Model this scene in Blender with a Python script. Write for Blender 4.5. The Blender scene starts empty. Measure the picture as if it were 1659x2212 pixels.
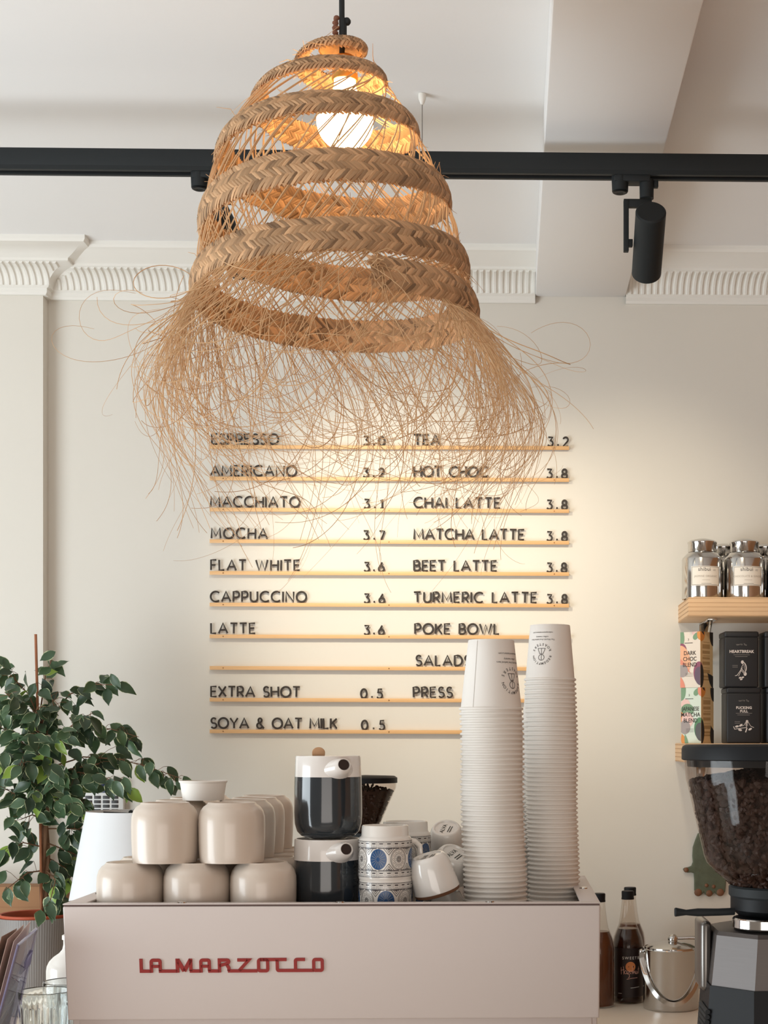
import bpy, bmesh, math, random
from mathutils import Vector, Matrix, noise as mnoise

# ------------------------------------------------------------------ camera, light, exposure
SC = bpy.context.scene
COL = SC.collection
PI = math.pi
FPX, CXP, CYP = 3300.0, 1177.0, 1600.0      # focal length in pixels, principal point (shifted, level camera)
YAW = math.atan(0.024)
CAMZ = 1.64
WALL_Y = 4.10
CEIL_Z = 2.925

cam_data = bpy.data.cameras.new('camera')
cam = bpy.data.objects.new('camera', cam_data)
COL.objects.link(cam)
cam.location = (0, 0, CAMZ)
cam.rotation_euler = (PI / 2, 0, -YAW)
cam_data.sensor_fit = 'VERTICAL'
cam_data.sensor_height = 24.0
cam_data.sensor_width = 18.0
cam_data.lens = FPX / 2212.0 * 24.0
cam_data.shift_x = -(CXP - 829.5) / 2212.0
cam_data.shift_y = (CYP - 1106.0) / 2212.0
cam_data.clip_start = 0.05
SC.camera = cam

SC.view_settings.view_transform = 'Standard'
SC.view_settings.look = 'None'
SC.view_settings.gamma = 1.0
SC.view_settings.use_curve_mapping = False
SC.view_settings.exposure = 0.0

def lin(c):
    out = []
    for v in c:
        v = v / 255.0
        out.append(v / 12.92 if v <= 0.04045 else ((v + 0.055) / 1.055) ** 2.4)
    return tuple(out)

world = bpy.data.worlds.new('world')
SC.world = world
world.use_nodes = True
bg = world.node_tree.nodes['Background']
bg.inputs[0].default_value = (1.0, 0.84, 0.70, 1)
bg.inputs[1].default_value = 0.27

def area_light(name, loc, target, size, size_y, power, color):
    d = bpy.data.lights.new(name, 'AREA')
    d.shape = 'RECTANGLE'
    d.size, d.size_y, d.energy, d.color = size, size_y, power, color
    o = bpy.data.objects.new(name, d)
    o.location = loc
    o.rotation_euler = (Vector(target) - Vector(loc)).to_track_quat('-Z', 'Y').to_euler()
    COL.objects.link(o)
    return o

# daylight: the shop window on the left, and the glazed shop front behind the camera
area_light('window_daylight', (-3.05, 1.45, 1.05), (0.3, 3.0, 2.7), 2.0, 1.9, 95, (0.85, 0.945, 1.0))
area_light('shopfront_daylight', (-0.1, -2.2, 0.95), (0.0, 3.0, 2.5), 2.8, 1.7, 42, (1.0, 0.93, 0.87))

# ------------------------------------------------------------------ pixel -> place
_F = Vector((math.sin(YAW), math.cos(YAW), 0))
_R = Vector((math.cos(YAW), -math.sin(YAW), 0))
def P(px, py, Y):
    d = _F * FPX + _R * (px - CXP) + Vector((0, 0, 1)) * (CYP - py)
    s = Y / d.y
    return Vector((d.x * s, Y, CAMZ + d.z * s))
def X(px, Y): return P(px, CYP, Y).x
def Z(py, Y, px=CXP): return P(px, py, Y).z
def S(Y): return FPX / Y                     # pixels per metre

# ------------------------------------------------------------------ materials
def mat(name, rgb, rough=0.5, metal=0.0, var=0.0, vscale=8.0, bump=0.0, bscale=60.0, spec=0.5, coat=0.0,
        emis=None, estr=0.0, sub=0.0, tone=False, trans=0.0, stretch=None):
    m = bpy.data.materials.new(name)
    m.use_nodes = True
    nt = m.node_tree
    b = nt.nodes['Principled BSDF']
    c = lin(rgb)
    b.inputs['Base Color'].default_value = (*c, 1)
    b.inputs['Roughness'].default_value = rough
    b.inputs['Metallic'].default_value = metal
    b.inputs['Specular IOR Level'].default_value = spec
    b.inputs['Coat Weight'].default_value = coat
    b.inputs['Transmission Weight'].default_value = trans
    if emis:
        b.inputs['Emission Color'].default_value = (*lin(emis), 1)
        b.inputs['Emission Strength'].default_value = estr
    tc = nt.nodes.new('ShaderNodeTexCoord')
    src = tc.outputs['Object']
    if stretch:
        mp = nt.nodes.new('ShaderNodeMapping')
        mp.inputs['Scale'].default_value = stretch
        nt.links.new(src, mp.inputs['Vector'])
        src = mp.outputs['Vector']
    if var > 0:
        n = nt.nodes.new('ShaderNodeTexNoise')
        n.inputs['Scale'].default_value = vscale
        n.inputs['Detail'].default_value = 4
        nt.links.new(src, n.inputs['Vector'])
        mx = nt.nodes.new('ShaderNodeMix')
        mx.data_type = 'RGBA'
        mx.inputs[6].default_value = (*[max(0, v * (1 - var)) for v in c], 1)
        mx.inputs[7].default_value = (*[min(1, v * (1 + var)) for v in c], 1)
        nt.links.new(n.outputs['Fac'], mx.inputs[0])
        nt.links.new(mx.outputs[2], b.inputs['Base Color'])
    if tone:
        at = nt.nodes.new('ShaderNodeAttribute')
        at.attribute_name = 'tone'
        uv = nt.nodes.new('ShaderNodeUVMap')
        mp2 = nt.nodes.new('ShaderNodeMapping')
        mp2.inputs['Scale'].default_value = (3, 60, 1)
        nt.links.new(uv.outputs[0], mp2.inputs['Vector'])
        n2 = nt.nodes.new('ShaderNodeTexNoise')
        n2.inputs['Scale'].default_value = 1.0
        nt.links.new(mp2.outputs[0], n2.inputs['Vector'])
        ad = nt.nodes.new('ShaderNodeMath'); ad.operation = 'MULTIPLY_ADD'
        nt.links.new(n2.outputs['Fac'], ad.inputs[0]); ad.inputs[1].default_value = 0.5
        nt.links.new(at.outputs['Fac'], ad.inputs[2])
        rp = nt.nodes.new('ShaderNodeValToRGB')
        rp.color_ramp.elements[0].position = 0.2
        rp.color_ramp.elements[1].position = 1.2 if False else 1.0
        rp.color_ramp.elements[0].color = (*[v * 0.30 for v in c], 1)
        rp.color_ramp.elements[1].color = (*[min(1, v * 1.3) for v in c], 1)
        nt.links.new(ad.outputs[0], rp.inputs[0])
        nt.links.new(rp.outputs[0], b.inputs['Base Color'])
        bp0 = nt.nodes.new('ShaderNodeBump')
        bp0.inputs['Strength'].default_value = 0.5
        bp0.inputs['Distance'].default_value = 0.0012
        nt.links.new(n2.outputs['Fac'], bp0.inputs['Height'])
        nt.links.new(bp0.outputs[0], b.inputs['Normal'])
    if bump > 0:
        n = nt.nodes.new('ShaderNodeTexNoise')
        n.inputs['Scale'].default_value = bscale
        n.inputs['Detail'].default_value = 5
        nt.links.new(src, n.inputs['Vector'])
        bp = nt.nodes.new('ShaderNodeBump')
        bp.inputs['Strength'].default_value = bump
        bp.inputs['Distance'].default_value = 0.002
        nt.links.new(n.outputs['Fac'], bp.inputs['Height'])
        nt.links.new(bp.outputs[0], b.inputs['Normal'])
    if sub > 0:                               # thin sheet that lets some light through
        out = nt.nodes['Material Output']
        tr = nt.nodes.new('ShaderNodeBsdfTranslucent')
        tr.inputs[0].default_value = (*c, 1)
        ms = nt.nodes.new('ShaderNodeMixShader')
        ms.inputs[0].default_value = sub
        nt.links.new(b.outputs[0], ms.inputs[1])
        nt.links.new(tr.outputs[0], ms.inputs[2])
        nt.links.new(ms.outputs[0], out.inputs[0])
    return m

def clear_mat(name, tint, gloss_rough=0.03, refl=1.0):
    """thin clear glass or plastic: tinted see-through with a fresnel gloss"""
    m = bpy.data.materials.new(name)
    m.use_nodes = True
    nt = m.node_tree
    nt.nodes.remove(nt.nodes['Principled BSDF'])
    out = nt.nodes['Material Output']
    t = nt.nodes.new('ShaderNodeBsdfTransparent'); t.inputs[0].default_value = (*tint, 1)
    g = nt.nodes.new('ShaderNodeBsdfGlossy'); g.inputs[1].default_value = gloss_rough
    fr = nt.nodes.new('ShaderNodeLayerWeight'); fr.inputs[0].default_value = 0.5
    pw = nt.nodes.new('ShaderNodeMath'); pw.operation = 'POWER'; pw.inputs[1].default_value = 4.0
    nt.links.new(fr.outputs['Facing'], pw.inputs[0])
    mu = nt.nodes.new('ShaderNodeMath'); mu.operation = 'MULTIPLY_ADD'; mu.inputs[1].default_value = 0.75 * refl; mu.inputs[2].default_value = 0.015
    nt.links.new(pw.outputs[0], mu.inputs[0])
    ms = nt.nodes.new('ShaderNodeMixShader')
    nt.links.new(mu.outputs[0], ms.inputs[0])
    nt.links.new(t.outputs[0], ms.inputs[1]); nt.links.new(g.outputs[0], ms.inputs[2])
    nt.links.new(ms.outputs[0], out.inputs[0])
    return m

def wood_mat(name, rgb, stretch, scale=6.0, amt=0.16, rough=0.5):
    m = mat(name, rgb, rough)
    nt = m.node_tree
    b = nt.nodes['Principled BSDF']
    c = lin(rgb)
    tc = nt.nodes.new('ShaderNodeTexCoord')
    mp = nt.nodes.new('ShaderNodeMapping'); mp.inputs['Scale'].default_value = stretch
    n = nt.nodes.new('ShaderNodeTexNoise'); n.inputs['Scale'].default_value = scale; n.inputs['Detail'].default_value = 6
    mx = nt.nodes.new('ShaderNodeMix'); mx.data_type = 'RGBA'
    mx.inputs[6].default_value = (*[v * (1 - amt * 1.6) for v in c], 1)
    mx.inputs[7].default_value = (*[min(1, v * (1 + amt)) for v in c], 1)
    nt.links.new(tc.outputs['Object'], mp.inputs[0]); nt.links.new(mp.outputs[0], n.inputs['Vector'])
    nt.links.new(n.outputs['Fac'], mx.inputs[0]); nt.links.new(mx.outputs[2], b.inputs['Base Color'])
    return m

WHITE = mat('wall_paint', (224, 219, 209), 0.85, var=0.015, vscale=3, bump=0.05, bscale=220, spec=0.2)
CEILW = mat('ceiling_paint', (238, 237, 236), 0.9, var=0.012, vscale=2.5, bump=0.04, bscale=200, spec=0.2)
PLASTER = mat('cornice_paint', (236, 233, 226), 0.8, var=0.01, spec=0.2)
BLACK = mat('matt_black_metal', (32, 36, 38), 0.6, var=0.05, spec=0.3)
BLACKP = mat('black_plastic', (22, 23, 25), 0.5, var=0.05, spec=0.2)
RAILW = wood_mat('pale_wood_rail', (226, 180, 126), (2, 30, 60), 6, 0.08, 0.45)
LETTER = mat('letter_black', (54, 46, 40), 0.6, var=0.06)
STEEL = mat('polished_steel', (205, 203, 200), 0.12, 1.0, var=0.02, vscale=4)
BRUSH = mat('brushed_aluminium', (98, 93, 91), 0.5, 1.0, var=0.06, vscale=30, stretch=(1, 1, 30))
PANEL = mat('white_enamel_panel', (214, 203, 198), 0.45, var=0.008, vscale=4, bump=0.03, bscale=500)
EDGE = mat('shadow_gap_brown', (92, 72, 66), 0.6, var=0.05)
RED = mat('red_lettering', (150, 34, 30), 0.45, var=0.05)
CERAM = mat('beige_stoneware', (214, 200, 186), 0.3, var=0.025, vscale=14, coat=0.25)
PORC = mat('white_porcelain', (236, 232, 226), 0.14, var=0.01, coat=0.5)
PAPER = mat('white_paper_board', (238, 233, 226), 0.65, var=0.012, vscale=10, sub=0.04)
INK = mat('grey_print', (86, 82, 80), 0.7, var=0.05)
TEAPOT_D = mat('slate_glaze', (44, 50, 55), 0.13, var=0.12, vscale=10, coat=0.5)
TEAPOT_W = mat('white_glaze', (233, 227, 221), 0.18, var=0.01, coat=0.4)
SPOUT_SHADE = mat('spout_shade', (42, 26, 20), 0.5, var=0.1)
LIDWOOD = wood_mat('knob_wood', (196, 152, 112), (4, 4, 30), 12)
STRAW = mat('palm_straw', (224, 180, 136), 0.62, tone=True, sub=0.22)
STRAND = mat('straw_strand', (222, 182, 136), 0.6, var=0.25, vscale=9, sub=0.2)
TWINE = mat('brown_twine', (122, 78, 58), 0.8, var=0.2, vscale=40)
CORD = mat('black_fabric_cord', (20, 24, 26), 0.7, var=0.1, vscale=90)
BULB = mat('lit_bulb', (255, 240, 214), 0.3, emis=(255, 212, 150), estr=17.0)

# ------------------------------------------------------------------ mesh building
class MB:
    def __init__(s):
        s.v, s.f, s.m, s.uv, s.tone = [], [], [], {}, {}
    def add(s, verts, faces, m=0, uv=None, tone=None):
        k = len(s.v)
        s.v.extend([tuple(v) for v in verts])
        for f in faces:
            s.f.append(tuple(i + k for i in f)); s.m.append(m)
        if uv:
            for i, t in enumerate(uv): s.uv[k + i] = t
        if tone is not None:
            for i in range(len(verts)): s.tone[k + i] = tone
        return s
    def tf(s, M, start=0):
        s.v[start:] = [tuple(M @ Vector(v)) for v in s.v[start:]]
        return s
    def move(s, d):
        s.v = [(v[0] + d[0], v[1] + d[1], v[2] + d[2]) for v in s.v]
        return s
    def box(s, x0, x1, y0, y1, z0, z1, bev=0.0, m=0, seg=2):
        if bev <= 0:
            vs = [(x0, y0, z0), (x1, y0, z0), (x1, y1, z0), (x0, y1, z0), (x0, y0, z1), (x1, y0, z1), (x1, y1, z1), (x0, y1, z1)]
            s.add(vs, [(0, 3, 2, 1), (4, 5, 6, 7), (0, 1, 5, 4), (1, 2, 6, 5), (2, 3, 7, 6), (3, 0, 4, 7)], m)
            return s
        bm = bmesh.new()
        bmesh.ops.create_cube(bm, size=1)
        for v in bm.verts:
            v.co = Vector(((x0 + x1) / 2 + v.co.x * (x1 - x0), (y0 + y1) / 2 + v.co.y * (y1 - y0), (z0 + z1) / 2 + v.co.z * (z1 - z0)))
        bmesh.ops.bevel(bm, geom=bm.edges[:], offset=bev, segments=seg, affect='EDGES', profile=0.5)
        s.bm(bm, m); bm.free()
        return s
    def bm(s, bm, m=0):
        bm.verts.index_update()
        s.add([v.co for v in bm.verts], [[v.index for v in f.verts] for f in bm.faces], m)
    def lathe(s, prof, n=48, c=(0, 0, 0), m=0, mod=None):
        vs, fs, rows = [], [], []
        for (r, z) in prof:
            if r < 1e-6:
                rows.append([len(vs)]); vs.append((c[0], c[1], c[2] + z))
            else:
                row = []
                for i in range(n):
                    a = 2 * PI * i / n
                    rr = r if mod is None else r * mod(a, z)
                    row.append(len(vs)); vs.append((c[0] + rr * math.cos(a), c[1] + rr * math.sin(a), c[2] + z))
                rows.append(row)
        for A, B in zip(rows, rows[1:]):
            if len(A) == 1 and len(B) == 1: continue
            for i in range(n):
                j = (i + 1) % n
                if len(A) == 1: fs.append((A[0], B[j], B[i]))
                elif len(B) == 1: fs.append((A[i], A[j], B[0]))
                else: fs.append((A[i], A[j], B[j], B[i]))
        return s.add(vs, fs, m)
    def tube(s, pts, r, n=8, caps=True, m=0, tone=None, flat=None):
        pts = [Vector(p) for p in pts]
        N = len(pts)
        rs = r if isinstance(r, (list, tuple)) else [r] * N
        vs, fs = [], []
        t0 = (pts[1] - pts[0]).normalized()
        up = Vector((0, 0, 1)) if abs(t0.z) < 0.9 else Vector((0, 1, 0))
        u = t0.cross(up).normalized()
        for i in range(N):
            t = (pts[min(i + 1, N - 1)] - pts[max(i - 1, 0)])
            t = t.normalized() if t.length > 1e-9 else t0
            u = (u - t * u.dot(t))
            u = u.normalized() if u.length > 1e-6 else t.orthogonal().normalized()
            w = t.cross(u)
            for k in range(n):
                a = 2 * PI * k / n
                o = (u * math.cos(a) + w * math.sin(a)) * rs[i]
                if flat: o = Vector((o.x * flat[0], o.y * flat[1], o.z * flat[2]))
                vs.append(pts[i] + o)
        for i in range(N - 1):
            for k in range(n):
                j = (k + 1) % n
                fs.append((i * n + k, i * n + j, (i + 1) * n + j, (i + 1) * n + k))
        if caps:
            fs.append(tuple(range(n - 1, -1, -1))); fs.append(tuple(range((N - 1) * n, N * n)))
        return s.add(vs, fs, m, tone=tone)
    def ball(s, c, rx, ry=None, rz=None, n=16, m=0):
        ry = rx if ry is None else ry; rz = rx if rz is None else rz
        k = len(s.v); q = max(4, n // 2)
        s.lathe([(math.sin(PI * i / q) if 0 < i < q else 0, -math.cos(PI * i / q)) for i in range(q + 1)], n, m=m)
        s.v[k:] = [(c[0] + v[0] * rx, c[1] + v[1] * ry, c[2] + v[2] * rz) for v in s.v[k:]]
        return s
    def prism(s, outline, h, M=None, m=0, bev=0.0):
        """2D outline (x, y) given a thickness h along +z, then moved by M"""
        bm = bmesh.new()
        vs = [bm.verts.new((p[0], p[1], 0)) for p in outline]
        f = bm.faces.new(vs)
        r = bmesh.ops.extrude_face_region(bm, geom=[f])
        top = [g for g in r['geom'] if isinstance(g, bmesh.types.BMVert)]
        for v in top: v.co.z += h
        if bev > 0:
            ed = [e for e in bm.edges if all(v in top for v in e.verts)]
            bmesh.ops.bevel(bm, geom=ed, offset=bev, segments=3, affect='EDGES', profile=0.5)
        bmesh.ops.recalc_face_normals(bm, faces=bm.faces[:])
        if M is not None: bm.transform(M)
        s.bm(bm, m); bm.free()
        return s

def obj(name, mb, mats, parent=None, sharp=35, smooth=True, loc=None):
    me = bpy.data.meshes.new(name)
    me.from_pydata(mb.v, [], mb.f)
    if not isinstance(mats, (list, tuple)): mats = [mats]
    for m in mats: me.materials.append(m)
    me.polygons.foreach_set('material_index', mb.m)
    if mb.uv:
        ul = me.uv_layers.new(name='UVMap')
        for l in me.loops: ul.data[l.index].uv = mb.uv.get(l.vertex_index, (0, 0))
    if mb.tone:
        at = me.attributes.new('tone', 'FLOAT', 'POINT')
        for i in range(len(me.vertices)): at.data[i].value = mb.tone.get(i, 0.5)
    me.validate(); me.update()
    if smooth:
        me.polygons.foreach_set('use_smooth', [True] * len(me.polygons))
        me.set_sharp_from_angle(angle=math.radians(sharp))
    o = bpy.data.objects.new(name, me)
    COL.objects.link(o)
    if parent is not None: o.parent = parent
    if loc is not None: o.location = loc
    return o

def tag(o, label, cat, group=None):
    o['label'] = label; o['category'] = cat
    if group: o['group'] = group
    return o
def thing(name, label, cat, loc=(0, 0, 0), rot=(0, 0, 0), group=None):
    o = bpy.data.objects.new(name, None)
    o.empty_display_size = 0.05
    COL.objects.link(o)
    o.location = loc; o.rotation_euler = rot
    return tag(o, label, cat, group)
def struct(name, mb, m, **k):
    o = obj(name, mb, m, **k); o['kind'] = 'structure'
    return o
def copy_tree(o, parent=None):
    c = o.copy(); COL.objects.link(c)
    if parent is not None: c.parent = parent
    for ch in list(o.children): copy_tree(ch, c)
    return c

# ------------------------------------------------------------------ flat lettering from the built-in font
_txt = {}
def text2d(body, size=1.0, bold=0.0, align='CENTER', spacing=1.0, res=3):
    key = (body, bold, spacing, align)
    if key not in _txt:
        cu = bpy.data.curves.new('lettering_curve', 'FONT')
        cu.body = body; cu.size = 1.0; cu.align_x = align; cu.resolution_u = res
        cu.offset = bold; cu.space_character = spacing
        o = bpy.data.objects.new('lettering_curve', cu); COL.objects.link(o)
        dg = bpy.context.evaluated_depsgraph_get()
        me = bpy.data.meshes.new_from_object(o.evaluated_get(dg))
        _txt[key] = ([(v.co.x, v.co.y) for v in me.vertices], [tuple(p.vertices) for p in me.polygons])
        bpy.data.objects.remove(o); bpy.data.curves.remove(cu); bpy.data.meshes.remove(me)
    vs, fs = _txt[key]
    return [(x * size, y * size) for x, y in vs], fs
def put2d(mb, vf, fn, m=0):
    vs, fs = vf
    mb.add([fn(x, y) for x, y in vs], fs, m)
def shift2d(vf, dx=0, dy=0, rot=0.0, sx=1.0, sy=1.0):
    c, s = math.cos(rot), math.sin(rot)
    return [(x * sx * c - y * sy * s + dx, x * sx * s + y * sy * c + dy) for x, y in vf[0]], vf[1]
def ribbon2d(pts, w, closed=False, step=0.0022):
    """a flat line of width w along 2D points, mitred at the corners, long runs cut into short ones so that it can be wrapped"""
    src = list(pts) + ([pts[0]] if closed else [])
    P_ = [src[0]]
    for (x0, y0), (x1, y1) in zip(src, src[1:]):
        k = max(1, int(math.hypot(x1 - x0, y1 - y0) / step + 0.5))
        k = min(k, 40)
        for i in range(1, k + 1): P_.append((x0 + (x1 - x0) * i / k, y0 + (y1 - y0) * i / k))
    if closed: P_ = P_[:-1]
    n = len(P_); L, R = [], []
    def nrm(a, b):
        dx, dy = b[0] - a[0], b[1] - a[1]
        l = math.hypot(dx, dy)
        return (-dy / l, dx / l) if l > 1e-12 else None
    for i in range(n):
        n1 = nrm(P_[i - 1], P_[i]) if closed or i > 0 else None
        n2 = nrm(P_[i], P_[(i + 1) % n]) if closed or i < n - 1 else None
        n1 = n1 or n2 or (0, 1); n2 = n2 or n1
        d = max(0.35, 1 + n1[0] * n2[0] + n1[1] * n2[1])
        mx, my = (n1[0] + n2[0]) / d * w / 2, (n1[1] + n2[1]) / d * w / 2
        L.append((P_[i][0] + mx, P_[i][1] + my)); R.append((P_[i][0] - mx, P_[i][1] - my))
    vs = L + R; fs = []
    for i in range(n if closed else n - 1):
        j = (i + 1) % n
        fs.append((n + i, n + j, j, i))
    return vs, fs
def disc2d(cx, cy, rx, ry=None, n=24):
    ry = rx if ry is None else ry
    vs = [(cx, cy)] + [(cx + rx * math.cos(2 * PI * i / n), cy + ry * math.sin(2 * PI * i / n)) for i in range(n)]
    return vs, [(0, 1 + i, 1 + (i + 1) % n) for i in range(n)]
def arc2d(cx, cy, rx, ry, a0, a1, n=10):
    return [(cx + rx * math.cos(math.radians(a0 + (a1 - a0) * i / n)), cy + ry * math.sin(math.radians(a0 + (a1 - a0) * i / n))) for i in range(n + 1)]
def grid2d(x0, x1, y0, y1, nx=6, ny=2):
    vs = [(x0 + (x1 - x0) * i / nx, y0 + (y1 - y0) * j / ny) for j in range(ny + 1) for i in range(nx + 1)]
    fs = [(j * (nx + 1) + i, j * (nx + 1) + i + 1, (j + 1) * (nx + 1) + i + 1, (j + 1) * (nx + 1) + i) for j in range(ny) for i in range(nx)]
    return vs, fs
def interp(tab, x):
    if x <= tab[0][0]: return tab[0][1]
    for (a, b), (c, d) in zip(tab, tab[1:]):
        if x <= c:
            return b + (d - b) * (x - a) / (c - a)
    return tab[-1][1]
def smooth_interp(tab, x):
    """Catmull-Rom through the table"""
    n = len(tab)
    if x <= tab[0][0]: return tab[0][1]
    if x >= tab[-1][0]: return tab[-1][1]
    for i in range(n - 1):
        if x <= tab[i + 1][0]:
            x0, y0 = tab[i]; x1, y1 = tab[i + 1]
            h = x1 - x0; t = (x - x0) / h
            m0 = (y1 - (tab[i - 1][1] if i > 0 else y0)) / (x1 - (tab[i - 1][0] if i > 0 else x0))
            m1 = ((tab[i + 2][1] if i + 2 < n else y1) - y0) / ((tab[i + 2][0] if i + 2 < n else x1) - x0)
            return (2*t**3 - 3*t*t + 1) * y0 + (t**3 - 2*t*t + t) * h * m0 + (-2*t**3 + 3*t*t) * y1 + (t**3 - t*t) * h * m1
ORD = ['first', 'second', 'third', 'fourth', 'fifth', 'sixth', 'seventh', 'eighth', 'ninth', 'tenth', 'eleventh', 'twelfth', 'thirteenth']
def ordinal(n):
    if n <= 13: return ORD[n - 1]
    suf = 'th' if 10 <= n % 100 <= 20 else {1: 'st', 2: 'nd', 3: 'rd'}.get(n % 10, 'th')
    return str(n) + suf
# ------------------------------------------------------------------ the room
XP = X(93, WALL_Y - 0.045)                   # outer corner of the projecting wall on the left
BR_Y = WALL_Y - 0.045
struct('floor', MB().box(-3.2, 2.4, -1.5, 4.3, -0.1, 0.0), wood_mat('floor_boards', (218, 210, 202), (1, 8, 1), 5))
struct('wall_back', MB().box(XP, 2.2, WALL_Y, WALL_Y + 0.15, 0, CEIL_Z), WHITE)
struct('wall_left', MB().box(-3.2, XP, BR_Y, WALL_Y + 0.15, 0, CEIL_Z), WHITE)
struct('wall_right_bounce', MB().box(2.05, 2.2, -0.6, WALL_Y, 0, CEIL_Z), mat('warm_bounce_paint', (186, 132, 88), 0.6, var=0.08))  # unseen wall, added to bounce warm light and darken the right side
struct('ceiling', MB().box(-3.2, 2.4, -0.6, WALL_Y + 0.15, CEIL_Z, CEIL_Z + 0.12), CEILW)
BX0, BX1 = X(1156, WALL_Y), X(1351, WALL_Y)
BZ = Z(641, WALL_Y)
struct('trim_1', MB().box(BX0, BX1, -0.6, WALL_Y, BZ, CEIL_Z, 0.003), CEILW)['label'] = 'boxed ceiling beam running to the back wall'

# fluted cornice: a moulded profile swept along the wall, ribs on its cove
CORN = [(0.0, 2.812), (0.010, 2.812), (0.014, 2.818), (0.014, 2.828), (0.021, 2.832)]
COVE = [(0.021 + 0.066 * (1 - math.cos(a)), 2.834 + 0.042 * math.sin(a)) for a in [PI / 2 * i / 7 for i in range(8)]]
CORN += COVE + [(0.091, 2.878), (0.091, 2.884), (0.104, 2.889), (0.132, 2.905), (0.146, 2.909), (0.150, 2.915), (0.150, CEIL_Z)]
def sweep(path_fn, nseg):
    mb = MB(); vs, fs = [], []
    k = len(CORN)
    for i in range(nseg):
        for (p, z) in CORN: vs.append(path_fn(i, p, z))
    for i in range(nseg - 1):
        for j in range(k - 1):
            fs.append((i * k + j, (i + 1) * k + j, (i + 1) * k + j + 1, i * k + j + 1))
    return mb.add(vs, fs)
def ribs(mb, x0f, x1f, y):
    pitch = 0.0172
    xs = [-3.2 + pitch * i for i in range(int(5.6 / pitch))]
    for x in xs:
        if x < x0f(0.021) + 0.004 or x > x1f(0.087) - 0.004: continue
        pts = [(x, y - p, z) for (p, z) in COVE if x0f(p) < x < x1f(p)]
        if len(pts) > 2: mb.tube(pts, 0.0056, 6)
mb = sweep(lambda i, p, z: [(-3.2, BR_Y - p, z), (XP + p, BR_Y - p, z), (XP + p, WALL_Y - p, z)][i], 3)
ribs(mb, lambda p: -3.2, lambda p: XP + p, BR_Y)
struct('trim_2', mb, PLASTER, sharp=25)['label'] = 'fluted cornice on the projecting wall at the left'
mb = sweep(lambda i, p, z: [(XP + p, WALL_Y - p, z), (BX0, WALL_Y - p, z)][i], 2)
ribs(mb, lambda p: XP + p, lambda p: BX0, WALL_Y)
struct('trim_3', mb, PLASTER, sharp=25)['label'] = 'fluted cornice between the left corner and the beam'
mb = sweep(lambda i, p, z: [(BX1, WALL_Y - p, z), (2.05, WALL_Y - p, z)][i], 2)
ribs(mb, lambda p: BX1, lambda p: 2.05, WALL_Y)
struct('trim_4', mb, PLASTER, sharp=25)['label'] = 'fluted cornice to the right of the beam'

# counters
CTOP = 0.981
COUNTER = mat('cream_worktop', (228, 214, 196), 0.42, var=0.03, vscale=5)
CABF = mat('counter_front', (196, 186, 174), 0.6, var=0.03)
t = thing('back_counter', 'cream worktop along the back wall under the shelves', 'counter', (0.1, 3.78, 0))
obj('worktop', MB().box(-1.9, 1.4, -0.33, 0.27, CTOP - 0.04, CTOP, 0.004), COUNTER, t)
obj('cabinet_front', MB().box(-1.9, 1.4, -0.30, 0.27, 0.0, CTOP - 0.04), CABF, t)
FTOP = 1.0
t = thing('service_counter', 'service counter carrying the white coffee machine', 'counter', (-0.1, 2.05, 0))
obj('worktop', MB().box(-1.3, 1.0, -0.55, 0.45, FTOP - 0.04, FTOP, 0.004), COUNTER, t)
obj('cabinet_front', MB().box(-1.3, 1.0, -0.50, 0.42, 0.0, FTOP - 0.04), CABF, t)
RZ = 1.203
t = thing('glass_riser', 'riser under the glasses left of the coffee machine', 'riser', (-0.80, 2.09, FTOP))
obj('shelf_board', MB().box(-0.17, 0.155, -0.16, 0.26, RZ - FTOP - 0.02, RZ - FTOP, 0.003), COUNTER, t)
for sx in (-0.16, 0.135):
    obj('side_panel', MB().box(sx, sx + 0.02, -0.15, 0.25, 0, RZ - FTOP - 0.02), CABF, t)

# ------------------------------------------------------------------ track, wire and spotlights
TY = 3.04
TZ0, TZ1 = Z(382, TY, 1177), Z(336, TY, 1177)
t = thing('lighting_track', 'long black ceiling track crossing the room below the beam', 'lighting track', (0, TY, TZ0))
h = TZ1 - TZ0
mb = MB()
mb.box(-1.6, 1.6, -0.018, 0.018, 0.008, h, 0.001)
mb.box(-1.6, 1.6, -0.018, -0.009, 0, 0.0085)
mb.box(-1.6, 1.6, 0.009, 0.018, 0, 0.0085)
obj('rail_body', mb, BLACK, t)
obj('inner_channel', MB().box(-1.6, 1.6, -0.009, 0.009, 0.004, 0.0085), BLACKP, t)
wx = X(912, TY)
obj('suspension_wire', MB().tube([(wx, 0, h), (wx, 0, CEIL_Z - TZ0 - 0.004)], 0.0009, 6), mat('steel_wire', (140, 136, 132), 0.4, 0.8), t)
cup = obj('ceiling_cup', MB().lathe([(0, CEIL_Z - TZ0 - 0.022), (0.003, CEIL_Z - TZ0 - 0.021), (0.0075, CEIL_Z - TZ0 - 0.010), (0.0078, CEIL_Z - TZ0 - 0.0005), (0, CEIL_Z - TZ0 - 0.0005)], 20, (wx, 0, 0)), PLASTER, t)

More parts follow.
